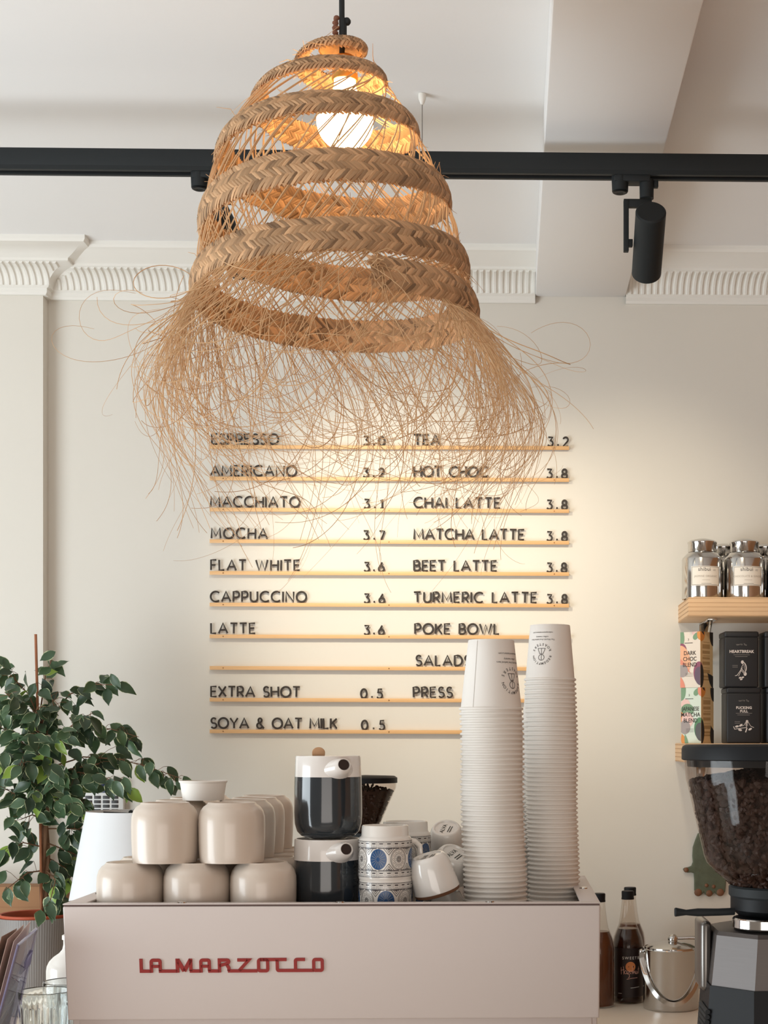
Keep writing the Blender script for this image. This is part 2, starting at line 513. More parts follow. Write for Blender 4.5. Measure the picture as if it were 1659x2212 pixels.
def spotlight(px, tgt, label, power):
    x = X(px, TY)
    t = thing('track_spotlight', label, 'spotlight', (x, TY, TZ0), group='spotlights on the black track')
    mb = MB()
    mb.box(-0.055, 0.016, -0.016, 0.016, -0.012, 0.006, 0.002)
    k = len(mb.v)
    mb.lathe([(0, -0.030), (0.010, -0.030), (0.016, -0.028), (0.017, -0.004), (0.017, 0.004), (0, 0.004)], 24, (-0.043, 0, 0))
    mb.lathe([(0, -0.042), (0.014, -0.042), (0.0145, -0.006), (0, -0.006)], 24, (0.010, 0, 0))
    mb.box(0.024, 0.033, -0.006, 0.006, -0.020, -0.006, 0.001)
    ad = obj('track_adapter', mb, BLACK, t)
    obj('locking_ring', MB().lathe([(0.006, -0.0305), (0.012, -0.0315), (0.015, -0.0300)], 24, (-0.043, 0, 0)), BLACKP, t)
    mb = MB()
    mb.box(-0.036, 0.020, -0.006, 0.006, -0.060, -0.044, 0.001)
    mb.box(-0.036, -0.026, -0.007, 0.007, -0.148, -0.046, 0.001)
    mb.box(-0.034, -0.018, -0.006, 0.006, -0.138, -0.124, 0.001)
    obj('bracket', mb, BLACK, t)
    c = Vector((0.014, 0, -0.130))
    d = (Vector(tgt) - (Vector((x, TY, TZ0)) + c)).normalized()
    R = d.to_track_quat('-Z', 'Y').to_matrix().to_4x4()
    M = Matrix.Translation(c) @ R
    L = 0.079; r = 0.030
    mb = MB().lathe([(0, L), (r - 0.003, L), (r, L - 0.003), (r, -L), (r - 0.003, -L), (r - 0.004, -L + 0.012), (0, -L + 0.012)], 40)
    obj('lamp_head', mb.tf(M), BLACK, t)
    mb = MB().lathe([(0, -L + 0.009), (r - 0.005, -L + 0.009), (r - 0.005, -L + 0.0118), (0, -L + 0.0118)], 32)
    obj('lens', mb.tf(M), mat('lit_lens', (255, 236, 200), 0.4, emis=(255, 224, 170), estr=6), t)
    ld = bpy.data.lights.new('spot_beam', 'SPOT')
    ld.energy, ld.color, ld.spot_size, ld.spot_blend, ld.shadow_soft_size = power, (1.0, 0.87, 0.66), math.radians(66), 1.0, 0.045
    lo = bpy.data.objects.new('spot_beam', ld); COL.objects.link(lo)
    lo.parent = t; lo.location = c + d * (L + 0.004); lo.rotation_euler = d.to_track_quat('-Z', 'Y').to_euler()
    return t
spotlight(1386, P(1345, 1290, WALL_Y), 'black cylinder spotlight clipped under the track below the beam', 18)
spotlight(478, P(900, 1280, WALL_Y), 'black cylinder spotlight partly hidden behind the woven lampshade', 50)
# ------------------------------------------------------------------ menu rails and loose letters
def A(*a): return arc2d(*a)
G = {
 'A': (.86, [[(0, 0), (.43, 1), (.86, 0)], [(.15, .33), (.71, .33)]]),
 'B': (.58, [[(0, 0), (0, 1), (.32, 1)] + A(.32, .76, .2, .24, 90, -90) + [(0, .52)], [(.32, .52)] + A(.32, .26, .26, .26, 90, -90) + [(0, 0)]]),
 'C': (.82, [A(.5, .5, .5, .5, 48, 312, 18)]),
 'D': (.74, [[(0, 0), (0, 1), (.28, 1)] + A(.28, .5, .46, .5, 90, -90, 14) + [(0, 0)]]),
 'E': (.54, [[(.54, 1), (0, 1), (0, 0), (.54, 0)], [(0, .52), (.46, .52)]]),
 'F': (.52, [[(.52, 1), (0, 1), (0, 0)], [(0, .5), (.44, .5)]]),
 'H': (.70, [[(0, 0), (0, 1)], [(.7, 0), (.7, 1)], [(0, .5), (.7, .5)]]),
 'I': (.02, [[(0, 0), (0, 1)]]),
 'K': (.62, [[(0, 0), (0, 1)], [(.58, 1), (.02, .45)], [(.2, .6), (.62, 0)]]),
 'L': (.48, [[(0, 1), (0, 0), (.48, 0)]]),
 'M': (.90, [[(0, 0), (.06, 1), (.45, .22), (.84, 1), (.9, 0)]]),
 'N': (.74, [[(0, 0), (0, 1), (.74, 0), (.74, 1)]]),
 'O': (.96, [A(.48, .5, .48, .5, 0, 360, 26)]),
 'P': (.56, [[(0, 0), (0, 1), (.28, 1)] + A(.28, .71, .28, .29, 90, -90) + [(0, .42)]]),
 'R': (.58, [[(0, 0), (0, 1), (.28, 1)] + A(.28, .72, .27, .28, 90, -90) + [(0, .44)], [(.26, .44), (.58, 0)]]),
 'S': (.54, [A(.27, .74, .24, .26, 30, 270, 12)[:-1] + A(.27, .25, .27, .25, 90, -150, 12)]),
 'T': (.68, [[(0, 1), (.68, 1)], [(.34, 1), (.34, 0)]]),
 'U': (.68, [[(0, 1), (0, .34)] + A(.34, .34, .34, .34, 180, 360, 14) + [(.68, 1)]]),
 'W': (1.15, [[(0, 1), (.29, 0), (.575, .92), (.86, 0), (1.15, 1)]]),
 'X': (.70, [[(0, 0), (.7, 1)], [(0, 1), (.7, 0)]]),
 'Y': (.74, [[(0, 1), (.37, .46), (.74, 1)], [(.37, .46), (.37, 0)]]),
 '&': (.70, [[(.7, 0), (.14, .66)] + A(.3, .8, .17, .2, 210, -30, 12) + A(.27, .27, .27, .27, 90, 340, 12)]),
 '0': (.58, [A(.29, .45, .29, .45, 0, 360, 22)]),
 '1': (.34, [[(.0, .74), (.2, .9), (.2, 0)], [(0, 0), (.38, 0)]]),
 '2': (.52, [A(.26, .65, .24, .25, 160, -35, 10) + [(.02, 0), (.52, 0)]]),
 '3': (.52, [[(.04, .9), (.48, .9), (.24, .54)] + A(.25, .28, .26, .27, 85, -150, 12)]),
 '5': (.5, [[(.46, .9), (.1, .9), (.06, .5)] + A(.22, .28, .27, .29, 110, -150, 12)]),
 '6': (.54, [A(.27, .27, .26, .27, 0, 360, 18), [(.04, .36), (.36, .92)]]),
 '7': (.5, [[(0, .9), (.5, .9), (.16, 0)]]),
 '8': (.54, [A(.27, .67, .21, .23, 0, 360, 18), A(.27, .23, .26, .23, 0, 360, 18)]),
 '.': (.14, [[(0, .13), (.16, .13)]]),
}
CAP = 21.5
def glyph_mesh(ch):
    mb = MB()
    k = CAP / S(WALL_Y)
    for st in G[ch][1]:
        mb.tube([(x * k, 0, y * k) for x, y in st], 0.0026, 6, flat=(1, 0.9, 1))
    o = obj('menu_letter', mb, LETTER)
    return o
_proto = {}
def put_letter(ch, x, z, label, grp):
    if ch not in _proto:
        o = _proto[ch] = glyph_mesh(ch)
    else:
        o = _proto[ch].copy(); COL.objects.link(o)
    o.location = (x, WALL_Y - 0.0068, z)
    o.rotation_euler = (0, random.Random(x * 913).uniform(-0.03, 0.03), 0)
    return tag(o, label, 'letter', grp)
ROWS = [  # y left, y right of the rail, items (text, x0, x1)
 (966.5, 969, [('ESPRESSO', 459, 602), ('3.0', 786, 831), ('TEA', 895, 950), ('3.2', 1183, 1227)]),
 (1034.5, 1038, [('AMERICANO', 456, 641), ('3.2', 785, 830), ('HOT CHOC', 895, 1054), ('3.8', 1181, 1225)]),
 (1101.5, 1105, [('MACCHIATO', 456, 648), ('3.1', 787, 829), ('CHAI LATTE', 895, 1080), ('3.8', 1181, 1225)]),
 (1169.5, 1173, [('MOCHA', 458, 578), ('3.7', 786, 831), ('MATCHA LATTE', 895, 1132), ('3.8', 1181, 1225)]),
 (1238, 1240.5, [('FLAT WHITE', 457, 648), ('3.6', 787, 830), ('BEET LATTE', 895, 1073), ('3.8', 1181, 1224)]),
 (1306, 1308.5, [('CAPPUCCINO', 456, 662), ('3.6', 787, 831), ('TURMERIC LATTE', 895, 1159), ('3.8', 1181, 1225)]),
 (1374.5, 1376.5, [('LATTE', 457, 552), ('3.6', 787, 830), ('POKE BOWL', 897, 1078)]),
 (1442.5, 1445, [('SALADS', 899, 1016)]),
 (1511, 1513.5, [('EXTRA SHOT', 457, 648), ('0.5', 780, 826), ('PRESS', 894, 977)]),
 (1579, 1581.5, [('SOYA & OAT MILK', 457, 728), ('0.5', 782, 831)]),
]
rx0, rx1 = X(455, WALL_Y), X(1229, WALL_Y)
SCREW = mat('brass_screw', (150, 108, 66), 0.4, 0.7)
def rail_words(items):
    return ' and '.join(i[0] for i in items if not i[0][0].isdigit()) 
for r, (yl, yr, items) in enumerate(ROWS):
    zl, zr = P(455, yl, WALL_Y).z, P(1229, yr, WALL_Y).z
    t = thing('menu_rail', 'thin pale wooden menu rail under the words ' + rail_words(items), 'rail', ((rx0 + rx1) / 2, WALL_Y, (zl + zr) / 2), (0, math.atan2(zl - zr, rx1 - rx0), 0), 'wooden rails of the wall menu')
    w = (rx1 - rx0) / 2
    mb = MB()
    mb.box(-w, w, -0.012, -0.0005, -0.0045, 0.0015, 0.0006)
    mb.box(-w, w, -0.0140, -0.012, -0.006, 0.004, 0.0004)
    mb.box(-w, w, -0.004, -0.0005, -0.0045, 0.0025, 0.0006)
    obj('rail_strip', mb, RAILW, t)
    for px in (484, 841, 1197):
        obj('screw', MB().lathe([(0, 0.0008), (0.0016, 0.0006), (0.0018, 0)], 10).tf(Matrix.Translation((X(px, WALL_Y) - t.location.x, -0.0142, -0.001)) @ Matrix.Rotation(PI / 2, 4, 'X')), SCREW, t)
    for (txt, x0, x1) in items:
        k = CAP
        ws = [(.42 if c == ' ' else G[c][0]) * k for c in txt]
        gap = (x1 - x0 - sum(ws)) / max(1, len(txt) - 1)
        x = x0; n = 0
        num = txt[0].isdigit()
        owner = next(i[0] for i in items if not i[0][0].isdigit()) if x0 < 880 else [i[0] for i in items if not i[0][0].isdigit()][-1]
        for c, wc in zip(txt, ws):
            if c != ' ':
                n += 1
                f = (x - 455) / (1229 - 455)
                z = zl + (zr - zl) * f + (0.0034 if num else 0.0062)
                z += 0.0015
                if c == '.': nm = 'point'
                elif c == '&': nm = 'ampersand'
                elif num: nm = 'digit ' + c
                else: nm = 'letter ' + c
                if num: lb = 'black %s, %s character of the price %s beside %s' % (nm, ordinal(n), txt, owner)
                else: lb = 'black %s, %s character of the menu words %s' % (nm, ordinal(n), txt)
                put_letter(c, X(x, WALL_Y), z, lb, 'menu letters of ' + (txt if not num else 'the price of ' + owner))
            x += wc + gap
# ------------------------------------------------------------------ woven pendant lamp
LY = 2.30
LS = S(LY)
LX0 = X(728, LY)
def lz(py): return CAMZ + (CYP - py) / LS
lamp = thing('pendant_lamp', 'large woven straw pendant lamp with long frayed fringe hanging over the counter', 'pendant lamp', (LX0, LY, lz(640)))
LB = lamp.location.copy()
CX_T = [(60, 737), (95, 737), (140, 722), (198, 710), (308, 703), (457, 712), (596, 721), (680, 723), (760, 724)]
R_T = [(85, 34), (100, 44), (122, 60), (150, 88), (198, 130), (250, 170), (308, 204), (380, 238), (457, 261), (530, 276), (596, 287), (645, 297), (680, 303), (760, 312)]
Y_T = [(-0.4, 103), (0, 120), (0.5, 152), (1, 196), (1.5, 248), (2, 308), (2.5, 381), (3, 458), (3.5, 533), (4, 604), (4.5, 650), (5, 679)]
W_T = [(-0.4, 24), (0, 30), (1, 46), (2, 58), (3, 68), (4, 66), (5, 62)]
def hpos(t, y, dr=0.0):
    """turn t (whole number = facing the camera, then left, back, right), height y in lamp pixels -> place in the lamp's own space"""
    a = -PI / 2 - 2 * PI * t
    r = smooth_interp(R_T, y) / LS + dr
    cx = (smooth_interp(CX_T, y) - 728) / LS
    return Vector((cx + r * math.cos(a), r * math.sin(a), lz(y) - LB.z))
def yc(t): return smooth_interp(Y_T, t)
def wd(t): return smooth_interp(W_T, t)
T0, T1 = -0.4, 4.945
rng = random.Random(7)

def band_frame(t):
    d = 0.004
    c = hpos(t, yc(t))
    tan = (hpos(t + d, yc(min(t + d, 4.99))) - hpos(t - d, yc(max(t - d, -0.39)))).normalized()
    h = 6.0
    up = (hpos(t, yc(t) - h) - hpos(t, yc(t) + h)).normalized()
    B = (up - tan * up.dot(tan)).normalized()
    N = tan.cross(B)
    out = Vector((math.cos(-PI / 2 - 2 * PI * t), math.sin(-PI / 2 - 2 * PI * t), 0))
    if N.dot(out) < 0: N = -N
    return c, tan, B, N
def band_pt(t, v, n):
    """v from -1 (lower edge) to 1 (upper edge), n outwards in metres"""
    c, tan, B, N = band_frame(t)
    bulge = 0.005 * (1 - v * v)
    return c + B * (v * wd(t) / 2 / LS) + N * (n + bulge)

# core strip, toned darker to paint in the shade between the blades
core = MB(); vs, fs = [], []
NS = 460
for i in range(NS + 1):
    t = T0 + (T1 - T0) * i / NS
    c, tan, B, N = band_frame(t)
    for v in (-0.93, -0.5, 0, 0.5, 0.93):
        b = 0.005 * (1 - v * v)
        vs.append(c + B * (v * wd(t) / 2 / LS) + N * (0.0006 + b))
    for v in (0.93, 0.5, 0, -0.5, -0.93):
        b = 0.005 * (1 - v * v)
        vs.append(c + B * (v * wd(t) / 2 / LS) + N * (-0.0016 + b))
for i in range(NS):
    for k in range(10):
        fs.append((i * 10 + k, i * 10 + (k + 1) % 10, (i + 1) * 10 + (k + 1) % 10, (i + 1) * 10 + k))
fs += [tuple(range(9, -1, -1)), tuple(range(NS * 10, NS * 10 + 10))]
core.add(vs, fs, tone=0.2)

# plaited leaf strips on both faces: rows of slanted blades, alternating like a herringbone
def blade(mb, t, v0, v1, dt, side, width, tone, lift):
    c, tan, B, N = band_frame(t)
    m = 4
    hw = wd(t) / 2 / LS
    pts = []
    rr = (hpos(t, yc(t)) - Vector((0, 0, 0)))
    circ = 2 * PI * smooth_interp(R_T, yc(t)) / LS
    for i in range(m + 1):
        s = i / m
        v = v0 + (v1 - v0) * s
        b = 0.005 * (1 - v * v)
        hgt = lift * math.sin(PI * (0.08 + 0.9 * s)) + 0.0004
        off = dt * (s - 0.5)
        bend = -(off * off) / (2 * max(circ / 6.283, 0.02))
        pts.append((c + tan * off + B * (v * hw) + N * (bend + (0.0006 + b + hgt if side > 0 else -0.0016 + b - hgt))))
    d = (pts[-1] - pts[0]).normalized()
    sd = N.cross(d).normalized()
    vs, uv = [], []
    for i, p in enumerate(pts):
        wv = width * (1.0 if 0 < i < m else 0.72)
        for q, hh in ((-1, -0.0008), (0, 0.0006), (1, -0.0008)):
            vs.append(p + sd * (wv / 2 * q) + N * (hh * side))
            uv.append((i / m + tone * 17, (q + 1) / 2 + tone * 31))
    fs = []
    for i in range(m):
        for q in range(2):
            f = (i * 3 + q, i * 3 + q + 1, (i + 1) * 3 + q + 1, (i + 1) * 3 + q)
            fs.append(f if side > 0 else f[::-1])
    mb.add(vs, fs, uv=uv, tone=tone)
band = core
t = T0 + 0.01
while t < T1 - 0.004:
    circ = 2 * PI * smooth_interp(R_T, yc(t)) / LS
    step = (0.0050 + 0.0012 * min(1, t / 3)) / circ
    rows = [(-1.06, -0.42, 1), (-0.54, 0.04, -1), (-0.04, 0.54, 1), (0.42, 1.06, -1)] 
    for side in (1, -1):
        for k, (a, b, sg) in enumerate(rows):
            tt = t + step * (0.5 if k % 2 else 0) + rng.uniform(-0.1, 0.1) * step
            if tt < T0 or tt > T1: continue
            hgt = wd(t) / LS / 2 * (b - a)
            blade(band, tt, a - rng.uniform(0, 0.08), b + rng.uniform(0, 0.08), sg * side * hgt * rng.uniform(1.1, 1.45) * (-1), side,
                  step * circ * rng.uniform(0.84, 1.06), min(1, max(0, rng.gauss(0.40, 0.20))), 0.0017)
    t += step
shade = obj('woven_shade', band, STRAW, lamp, sharp=50)
# crown closing the top
mb = MB()
top = hpos(0, 96)
cz = lz(96) - LB.z
mb.lathe([(0.034, cz - 0.014), (0.030, cz - 0.004), (0.018, cz + 0.002), (0.007, cz + 0.004), (0, cz + 0.004)], 28, ((737 - 728) / LS, 0, 0))
mb.lathe([(0, cz - 0.001), (0.012, cz - 0.001), (0.032, cz - 0.013)], 28, ((737 - 728) / LS, 0, 0))
obj('crown', mb, mat('straw_crown', (196, 150, 100), 0.65, var=0.3, vscale=60, bump=0.6, bscale=150), lamp)

# lattice strands between the turns
lat = MB()
def strand(mb, pts, r, n=4):
    mb.tube(pts, r, n, caps=False)
t = 0.55
while t < 3.96:
    circ = 2 * PI * smooth_interp(R_T, yc(t)) / LS
    fam = [1] if t < 2.9 else [1, -1]
    for f in fam:
        if f < 0 and rng.random() < 0.35: continue
        for q in range(2):
            dl = f * (0.036 + rng.uniform(-0.010, 0.014)) * (0.30 / max(circ / 3.6, 0.12))
            t2 = t + 1 + dl
            if t2 > T1 - 0.005: continue
            tq = t + q * 0.0022
            yA = yc(tq) + wd(tq) / 2 * 0.9
            yB = yc(t2) - wd(t2) / 2 * 0.85
            pts = []
            n = 7
            sag = rng.uniform(-0.004, 0.002)
            for i in range(n + 1):
                s = i / n
                tt = tq + 1 + (t2 - tq - 1) * s
                pts.append(hpos(tt, yA + (yB - yA) * s, sag * math.sin(PI * s)))
            strand(lat, pts, rng.uniform(0.0007, 0.0013) if f > 0 else rng.uniform(0.0005, 0.0009))
    t += 0.0185 / circ * rng.uniform(0.6, 1.4)
# frayed whiskers on the band edges
for i in range(420):
    t = rng.uniform(0.0, 4.9)
    e = rng.choice((-1, 1))
    c, tan, B, N = band_frame(t)
    p = band_pt(t, e * 0.95, 0.0005)
    d = (B * e * rng.uniform(0.4, 1.2) + tan * rng.uniform(-1.2, 1.2) + N * rng.uniform(-0.1, 0.7)).normalized()
    L = rng.uniform(0.006, 0.016) if rng.random() < 0.9 else rng.uniform(0.02, 0.04)
    cv = Vector((rng.uniform(-1, 1), rng.uniform(-1, 1), rng.uniform(-1, 0.4))) * L * 0.35
    strand(lat, [p, p + d * L * 0.5, p + d * L + cv], [0.0006, 0.0005, 0.00025])
lo = obj('strand_lattice', lat, STRAND, lamp)

# fringe: long loose strands from the last turn
fr = MB()
def fringe(t, y0, length, r, flare, tang, curl, seed, start_dr=0.0, n_in=1.0, droop=1.0, lim=0.243):
    g = random.Random(seed)
    p = hpos(t, y0, start_dr)
    a = -PI / 2 - 2 * PI * t
    out = Vector((math.cos(a), math.sin(a), 0))
    tg = Vector((math.sin(a), -math.cos(a), 0))           # the way the helix runs down
    d = (Vector((0, 0, -1)) * 0.9 + tg * tang + out * flare).normalized()
    ax = Vector((g.gauss(0, 1), g.gauss(0, 1), g.gauss(0, 1))).normalized()
    k = curl * g.uniform(0.3, 1.0)
    pts = [p.copy()]
    ds = 0.010
    n = int(length / ds)
    ph = g.uniform(0, 6.28); fq = g.uniform(9, 22)
    axis = Vector(((715 - 728) / LS, 0, 0))
    ha = g.choice((a + PI, a + PI + 0.9, a + PI - 0.9, a + 1.57, a - 1.57)) + g.gauss(0, 0.5)
    head = Vector((math.cos(ha), math.sin(ha), g.gauss(0.05, 0.22)))
    turn = g.choice((0, 3, 6, 9, 12)) * n_in; s_on = g.uniform(0.25, 0.6)
    for i in range(n):
        s = i / max(1, n)
        q = p - axis
        rad = math.hypot(q.x, q.y)
        o = Vector((q.x, q.y, 0)).normalized()
        d = d + ax.cross(d) * (k * ds * (0.35 + 1.3 * s) + 0.10 * math.sin(ph + s * fq) * curl * ds)
        d = d + Vector((0, 0, -1)) * (droop * ds * (3.0 if s < 0.45 else -0.6))
        if rad > lim * n_in: d = d - o * (ds * 7 * min(3.0, (rad - lim * n_in) / 0.02 + 0.3))
        elif d.z > 0.35: d = d + Vector((0, 0, -1)) * ds * 6
        if s > s_on: d = d + head * (turn * ds * (s - s_on + 0.2))
        d.normalize()
        p = p + d * ds
        pts.append(p.copy())
    rr = [r * (1 - 0.55 * i / n) for i in range(n + 1)]
    fr.tube(pts, rr, 4, caps=False)
sd = 100
def lower_edge(t): return yc(t) + wd(t) / 2 * 0.8
for i in range(285):
    sd += 1
    t = 3.93 + (T1 - 3.93) * rng.random()
    ph = (t % 1.0)
    left = math.exp(-((ph - 0.22) / 0.12) ** 2)
    fringe(t, lower_edge(t), rng.uniform(0.22, 0.44), rng.uniform(0.0005, 0.00095),
           rng.gauss(0.26, 0.16) + 0.20 * left, rng.gauss(0.75, 0.35), rng.choice((9, 13, 17, 22)), sd)
# the veil of long strands that sweeps down in front, from the underside of the fourth turn
for i in range(85):
    sd += 1
    t = 3.93 + rng.random() * 0.36
    fringe(t, lower_edge(t) - 6, rng.uniform(0.28, 0.50), rng.uniform(0.00055, 0.0010), rng.gauss(0.12, 0.1), rng.gauss(1.25, 0.25), rng.choice((5, 9, 13)), sd, 0.001, 1.0, 0.8)
# the tail hanging at the right
for i in range(95):
    sd += 1
    t = 4.68 + rng.random() * 0.20
    fringe(t, lower_edge(t), rng.uniform(0.28, 0.42), rng.uniform(0.00045, 0.0008), rng.gauss(0.62, 0.14), rng.gauss(-0.05, 0.25), rng.choice((6, 10, 15)), sd, 0, 1.15, 0.9)
# stray long hairs, wide and low
for i in range(70):
    sd += 1
    t = 3.95 + rng.random() * 0.98
    fringe(t, lower_edge(t) + 4, rng.uniform(0.30, 0.50), rng.uniform(0.00030, 0.0005), rng.gauss(0.6, 0.35), rng.gauss(0.3, 0.7), rng.choice((8, 12, 17)), sd, 0, rng.uniform(0.95, 1.35), 0.6)
fo = obj('frayed_fringe', fr, STRAND, lamp)
fo['kind'] = 'stuff'
# knot where the plait ends
mb = MB()
c, tan, B, N = band_frame(T1 - 0.004)
for i in range(26):
    p = c + B * rng.uniform(-0.018, 0.024) + tan * rng.uniform(-0.012, 0.008) + N * rng.uniform(0.001, 0.007)
    d = (tan * rng.gauss(-0.2, 0.5) + B * rng.gauss(-0.3, 0.8) + N * rng.uniform(0, .5)).normalized()
    L = rng.uniform(0.015, 0.045)
    mb.tube([p, p + d * L * .5 + N * 0.004, p + d * L - Vector((0, 0, 1)) * L * 0.3], [0.0009, 0.0008, 0.0003], 4, caps=False)
obj('plait_knot', mb, STRAND, lamp)

# cord, twine, socket and bulb
cxx = (737 - 728) / LS
mb = MB()
topz = CEIL_Z - LB.z
mb.tube([(cxx, 0, topz - 0.012), (cxx + 0.001, 0, lz(40) - LB.z), (cxx + 0.002, 0, lz(92) - LB.z), (cxx, 0, lz(150) - LB.z)], 0.0042, 12)
mb.tube([(cxx + 0.003, -0.004, lz(86) - LB.z), (cxx + 0.003, -0.004, lz(48) - LB.z)], 0.0058, 10)
mb.ball((cxx + 0.009, -0.003, lz(53) - LB.z), 0.006, n=10)
cd = obj('cord', mb, CORD, lamp)
obj('ceiling_rose', MB().lathe([(0, topz - 0.032), (0.03, topz - 0.03), (0.045, topz - 0.012), (0.046, topz - 0.001), (0, topz - 0.001)], 32, (cxx, 0, 0)), BLACK, lamp)
mb = MB()
zt = lz(86) - LB.z
mb.tube([(cxx - 0.006, -0.005, zt), (cxx - 0.010, -0.007, zt + 0.012), (cxx - 0.006, -0.007, zt + 0.018), (cxx - 0.008, -0.006, zt + 0.026)], 0.0032, 8)
for k in range(4):
    mb.ball((cxx - 0.008 + 0.002 * (k % 2), -0.007, zt + 0.004 + k * 0.0075), 0.0048, 0.0045, 0.0035, n=10)
obj('twine_knot', mb, TWINE, lamp)
bx = (745 - 728) / LS
bz = lz(266) - LB.z
mb = MB().lathe([(0, 0.098), (0.012, 0.098), (0.018, 0.094), (0.0195, 0.062), (0.0185, 0.060), (0, 0.060)], 28, (bx, 0, bz))
mb.tube([(cxx, 0, lz(150) - LB.z), (bx, 0, bz + 0.095)], 0.004, 8)
obj('socket', mb, mat('brass_socket', (196, 150, 84), 0.3, 0.9), lamp)
rb = 0.0425
prof = [(0, -rb)] + [(rb * math.sin(a), -rb * math.cos(a)) for a in [PI * i / 22 for i in range(1, 19)]] + [(0.0190, 0.044), (0.0165, 0.052), (0.016, 0.062), (0, 0.062)]
obj('bulb', MB().lathe(prof, 36, (bx, 0, bz)), BULB, lamp)
# ------------------------------------------------------------------ coffee machine
MF = 2.00
MX0, MX1 = X(135, MF), X(1297, MF)
MTOP = Z(1951, MF, 700)
TRAY = 1.397
MBK = 2.40
MZ0 = FTOP
mc = thing('coffee_machine', 'wide white espresso machine with red lettering on its back panel', 'coffee machine', ((MX0 + MX1) / 2, 2.2, MZ0))
def ml(mb): return mb.move((-mc.location.x, -mc.location.y, -mc.location.z))
PB = Z(2203, MF + 0.02, 700)
# leaning back panel: bottom set back a little
tilt = 0.024
mb = MB()
t_ = 0.012
vs = []
for (y, z) in ((MF, MTOP - 0.0035), (MF + tilt, PB)):
    for x in (MX0, MX1):
        vs += [(x, y, z), (x, y + t_, z)]
bm = bmesh.new()
bv = [bm.verts.new(v) for v in vs]
for f in ((0, 2, 6, 4), (1, 5, 7, 3), (0, 4, 5, 1), (2, 3, 7, 6), (0, 1, 3, 2), (4, 6, 7, 5)): bm.faces.new([bv[i] for i in f])
bmesh.ops.recalc_face_normals(bm, faces=bm.faces[:])
bmesh.ops.bevel(bm, geom=bm.edges[:], offset=0.0022, segments=3, affect='EDGES', profile=0.5)
mb.bm(bm); bm.free()
pan = obj('back_panel', ml(mb), PANEL, mc)
obj('shadow_gap_strip', ml(MB().box(MX0 + 0.001, MX1 - 0.001, MF + 0.0005, MF + 0.02, MTOP - 0.0036, MTOP - 0.0014)), EDGE, mc)  # brown strip painted in for the shadow gap below the rim
# top rim, a frame with a sunk cup tray
rw, rs = 0.016, 0.026
mb = MB()
mb.box(MX0, MX1, MF, MF + rw, MTOP - 0.0015, MTOP, 0.0005)
mb.box(MX0, MX1, MBK - rw, MBK, MTOP - 0.003, MTOP, 0.0008)
mb.box(MX0, MX0 + rs, MF + rw, MBK - rw, MTOP - 0.003, MTOP, 0.0008)
mb.box(MX1 - rs, MX1, MF + rw, MBK - rw, MTOP - 0.003, MTOP, 0.0008)
obj('top_rim', ml(mb), PANEL, mc)
obj('cup_tray', ml(MB().box(MX0 + 0.006, MX1 - 0.006, MF + 0.013, MBK - 0.006, TRAY - 0.012, TRAY)), STEEL, mc)
mb = MB()
for (x0, x1, y0, y1) in ((MX0 + 0.004, MX0 + 0.006, MF + 0.014, MBK - 0.004), (MX1 - 0.006, MX1 - 0.004, MF + 0.014, MBK - 0.004), (MX0 + 0.004, MX1 - 0.004, MBK - 0.006, MBK - 0.004)):
    mb.box(x0, x1, y0, y1, TRAY - 0.012, MTOP - 0.003)
obj('tray_wall', ml(mb), BRUSH, mc)
obj('machine_body', ml(MB().box(MX0 + 0.012, MX1 - 0.012, MF + 0.045, MBK, MZ0 + 0.06, TRAY - 0.012, 0.004)), PANEL, mc)
for sx in (MX0 + 0.002, MX1 - 0.012):
    obj('side_panel', ml(MB().box(sx, sx + 0.010, MF + 0.04, MBK - 0.002, MZ0 + 0.10, MTOP - 0.003, 0.002)), PANEL, mc)
obj('lower_skirt', ml(MB().box(MX0 + 0.012, X(1279, MF + .03), MF + 0.035, MF + 0.045, MZ0 + 0.06, PB, 0.001)), PANEL, mc)
for sx in (MX0 + 0.06, MX1 - 0.06):
    for sy in (MF + 0.09, MBK - 0.06):
        obj('foot', ml(MB().lathe([(0, 0), (0.024, 0), (0.026, 0.006), (0.02, 0.012), (0.016, 0.06), (0, 0.06)], 24, (sx, sy, MZ0))), STEEL, mc)
# chrome bolts along the rim
for (px, py, Y) in ((393, 1947, MF + 0.008), (735, 1947, MF + 0.008), (1058, 1945, MF + 0.008), (1268, 1918, MF + 0.19), (203, 1930, MF + 0.13)):
    bxx = X(px, Y)
    if px == 203: bxx = MX0 + 0.013
    if px == 1268: bxx = MX1 - 0.013
    obj('rim_bolt', ml(MB().lathe([(0.0, 0.0022), (0.003, 0.0022), (0.0055, 0.0016), (0.006, 0.0), (0, 0)], 16, (bxx, Y, MTOP))), STEEL, mc)
obj('steam_valve_cover', ml(MB().box(MX1 - 0.036, MX1 - 0.012, MBK - 0.014, MBK - 0.002, MTOP, MTOP + 0.008, 0.002)), BLACKP, mc)

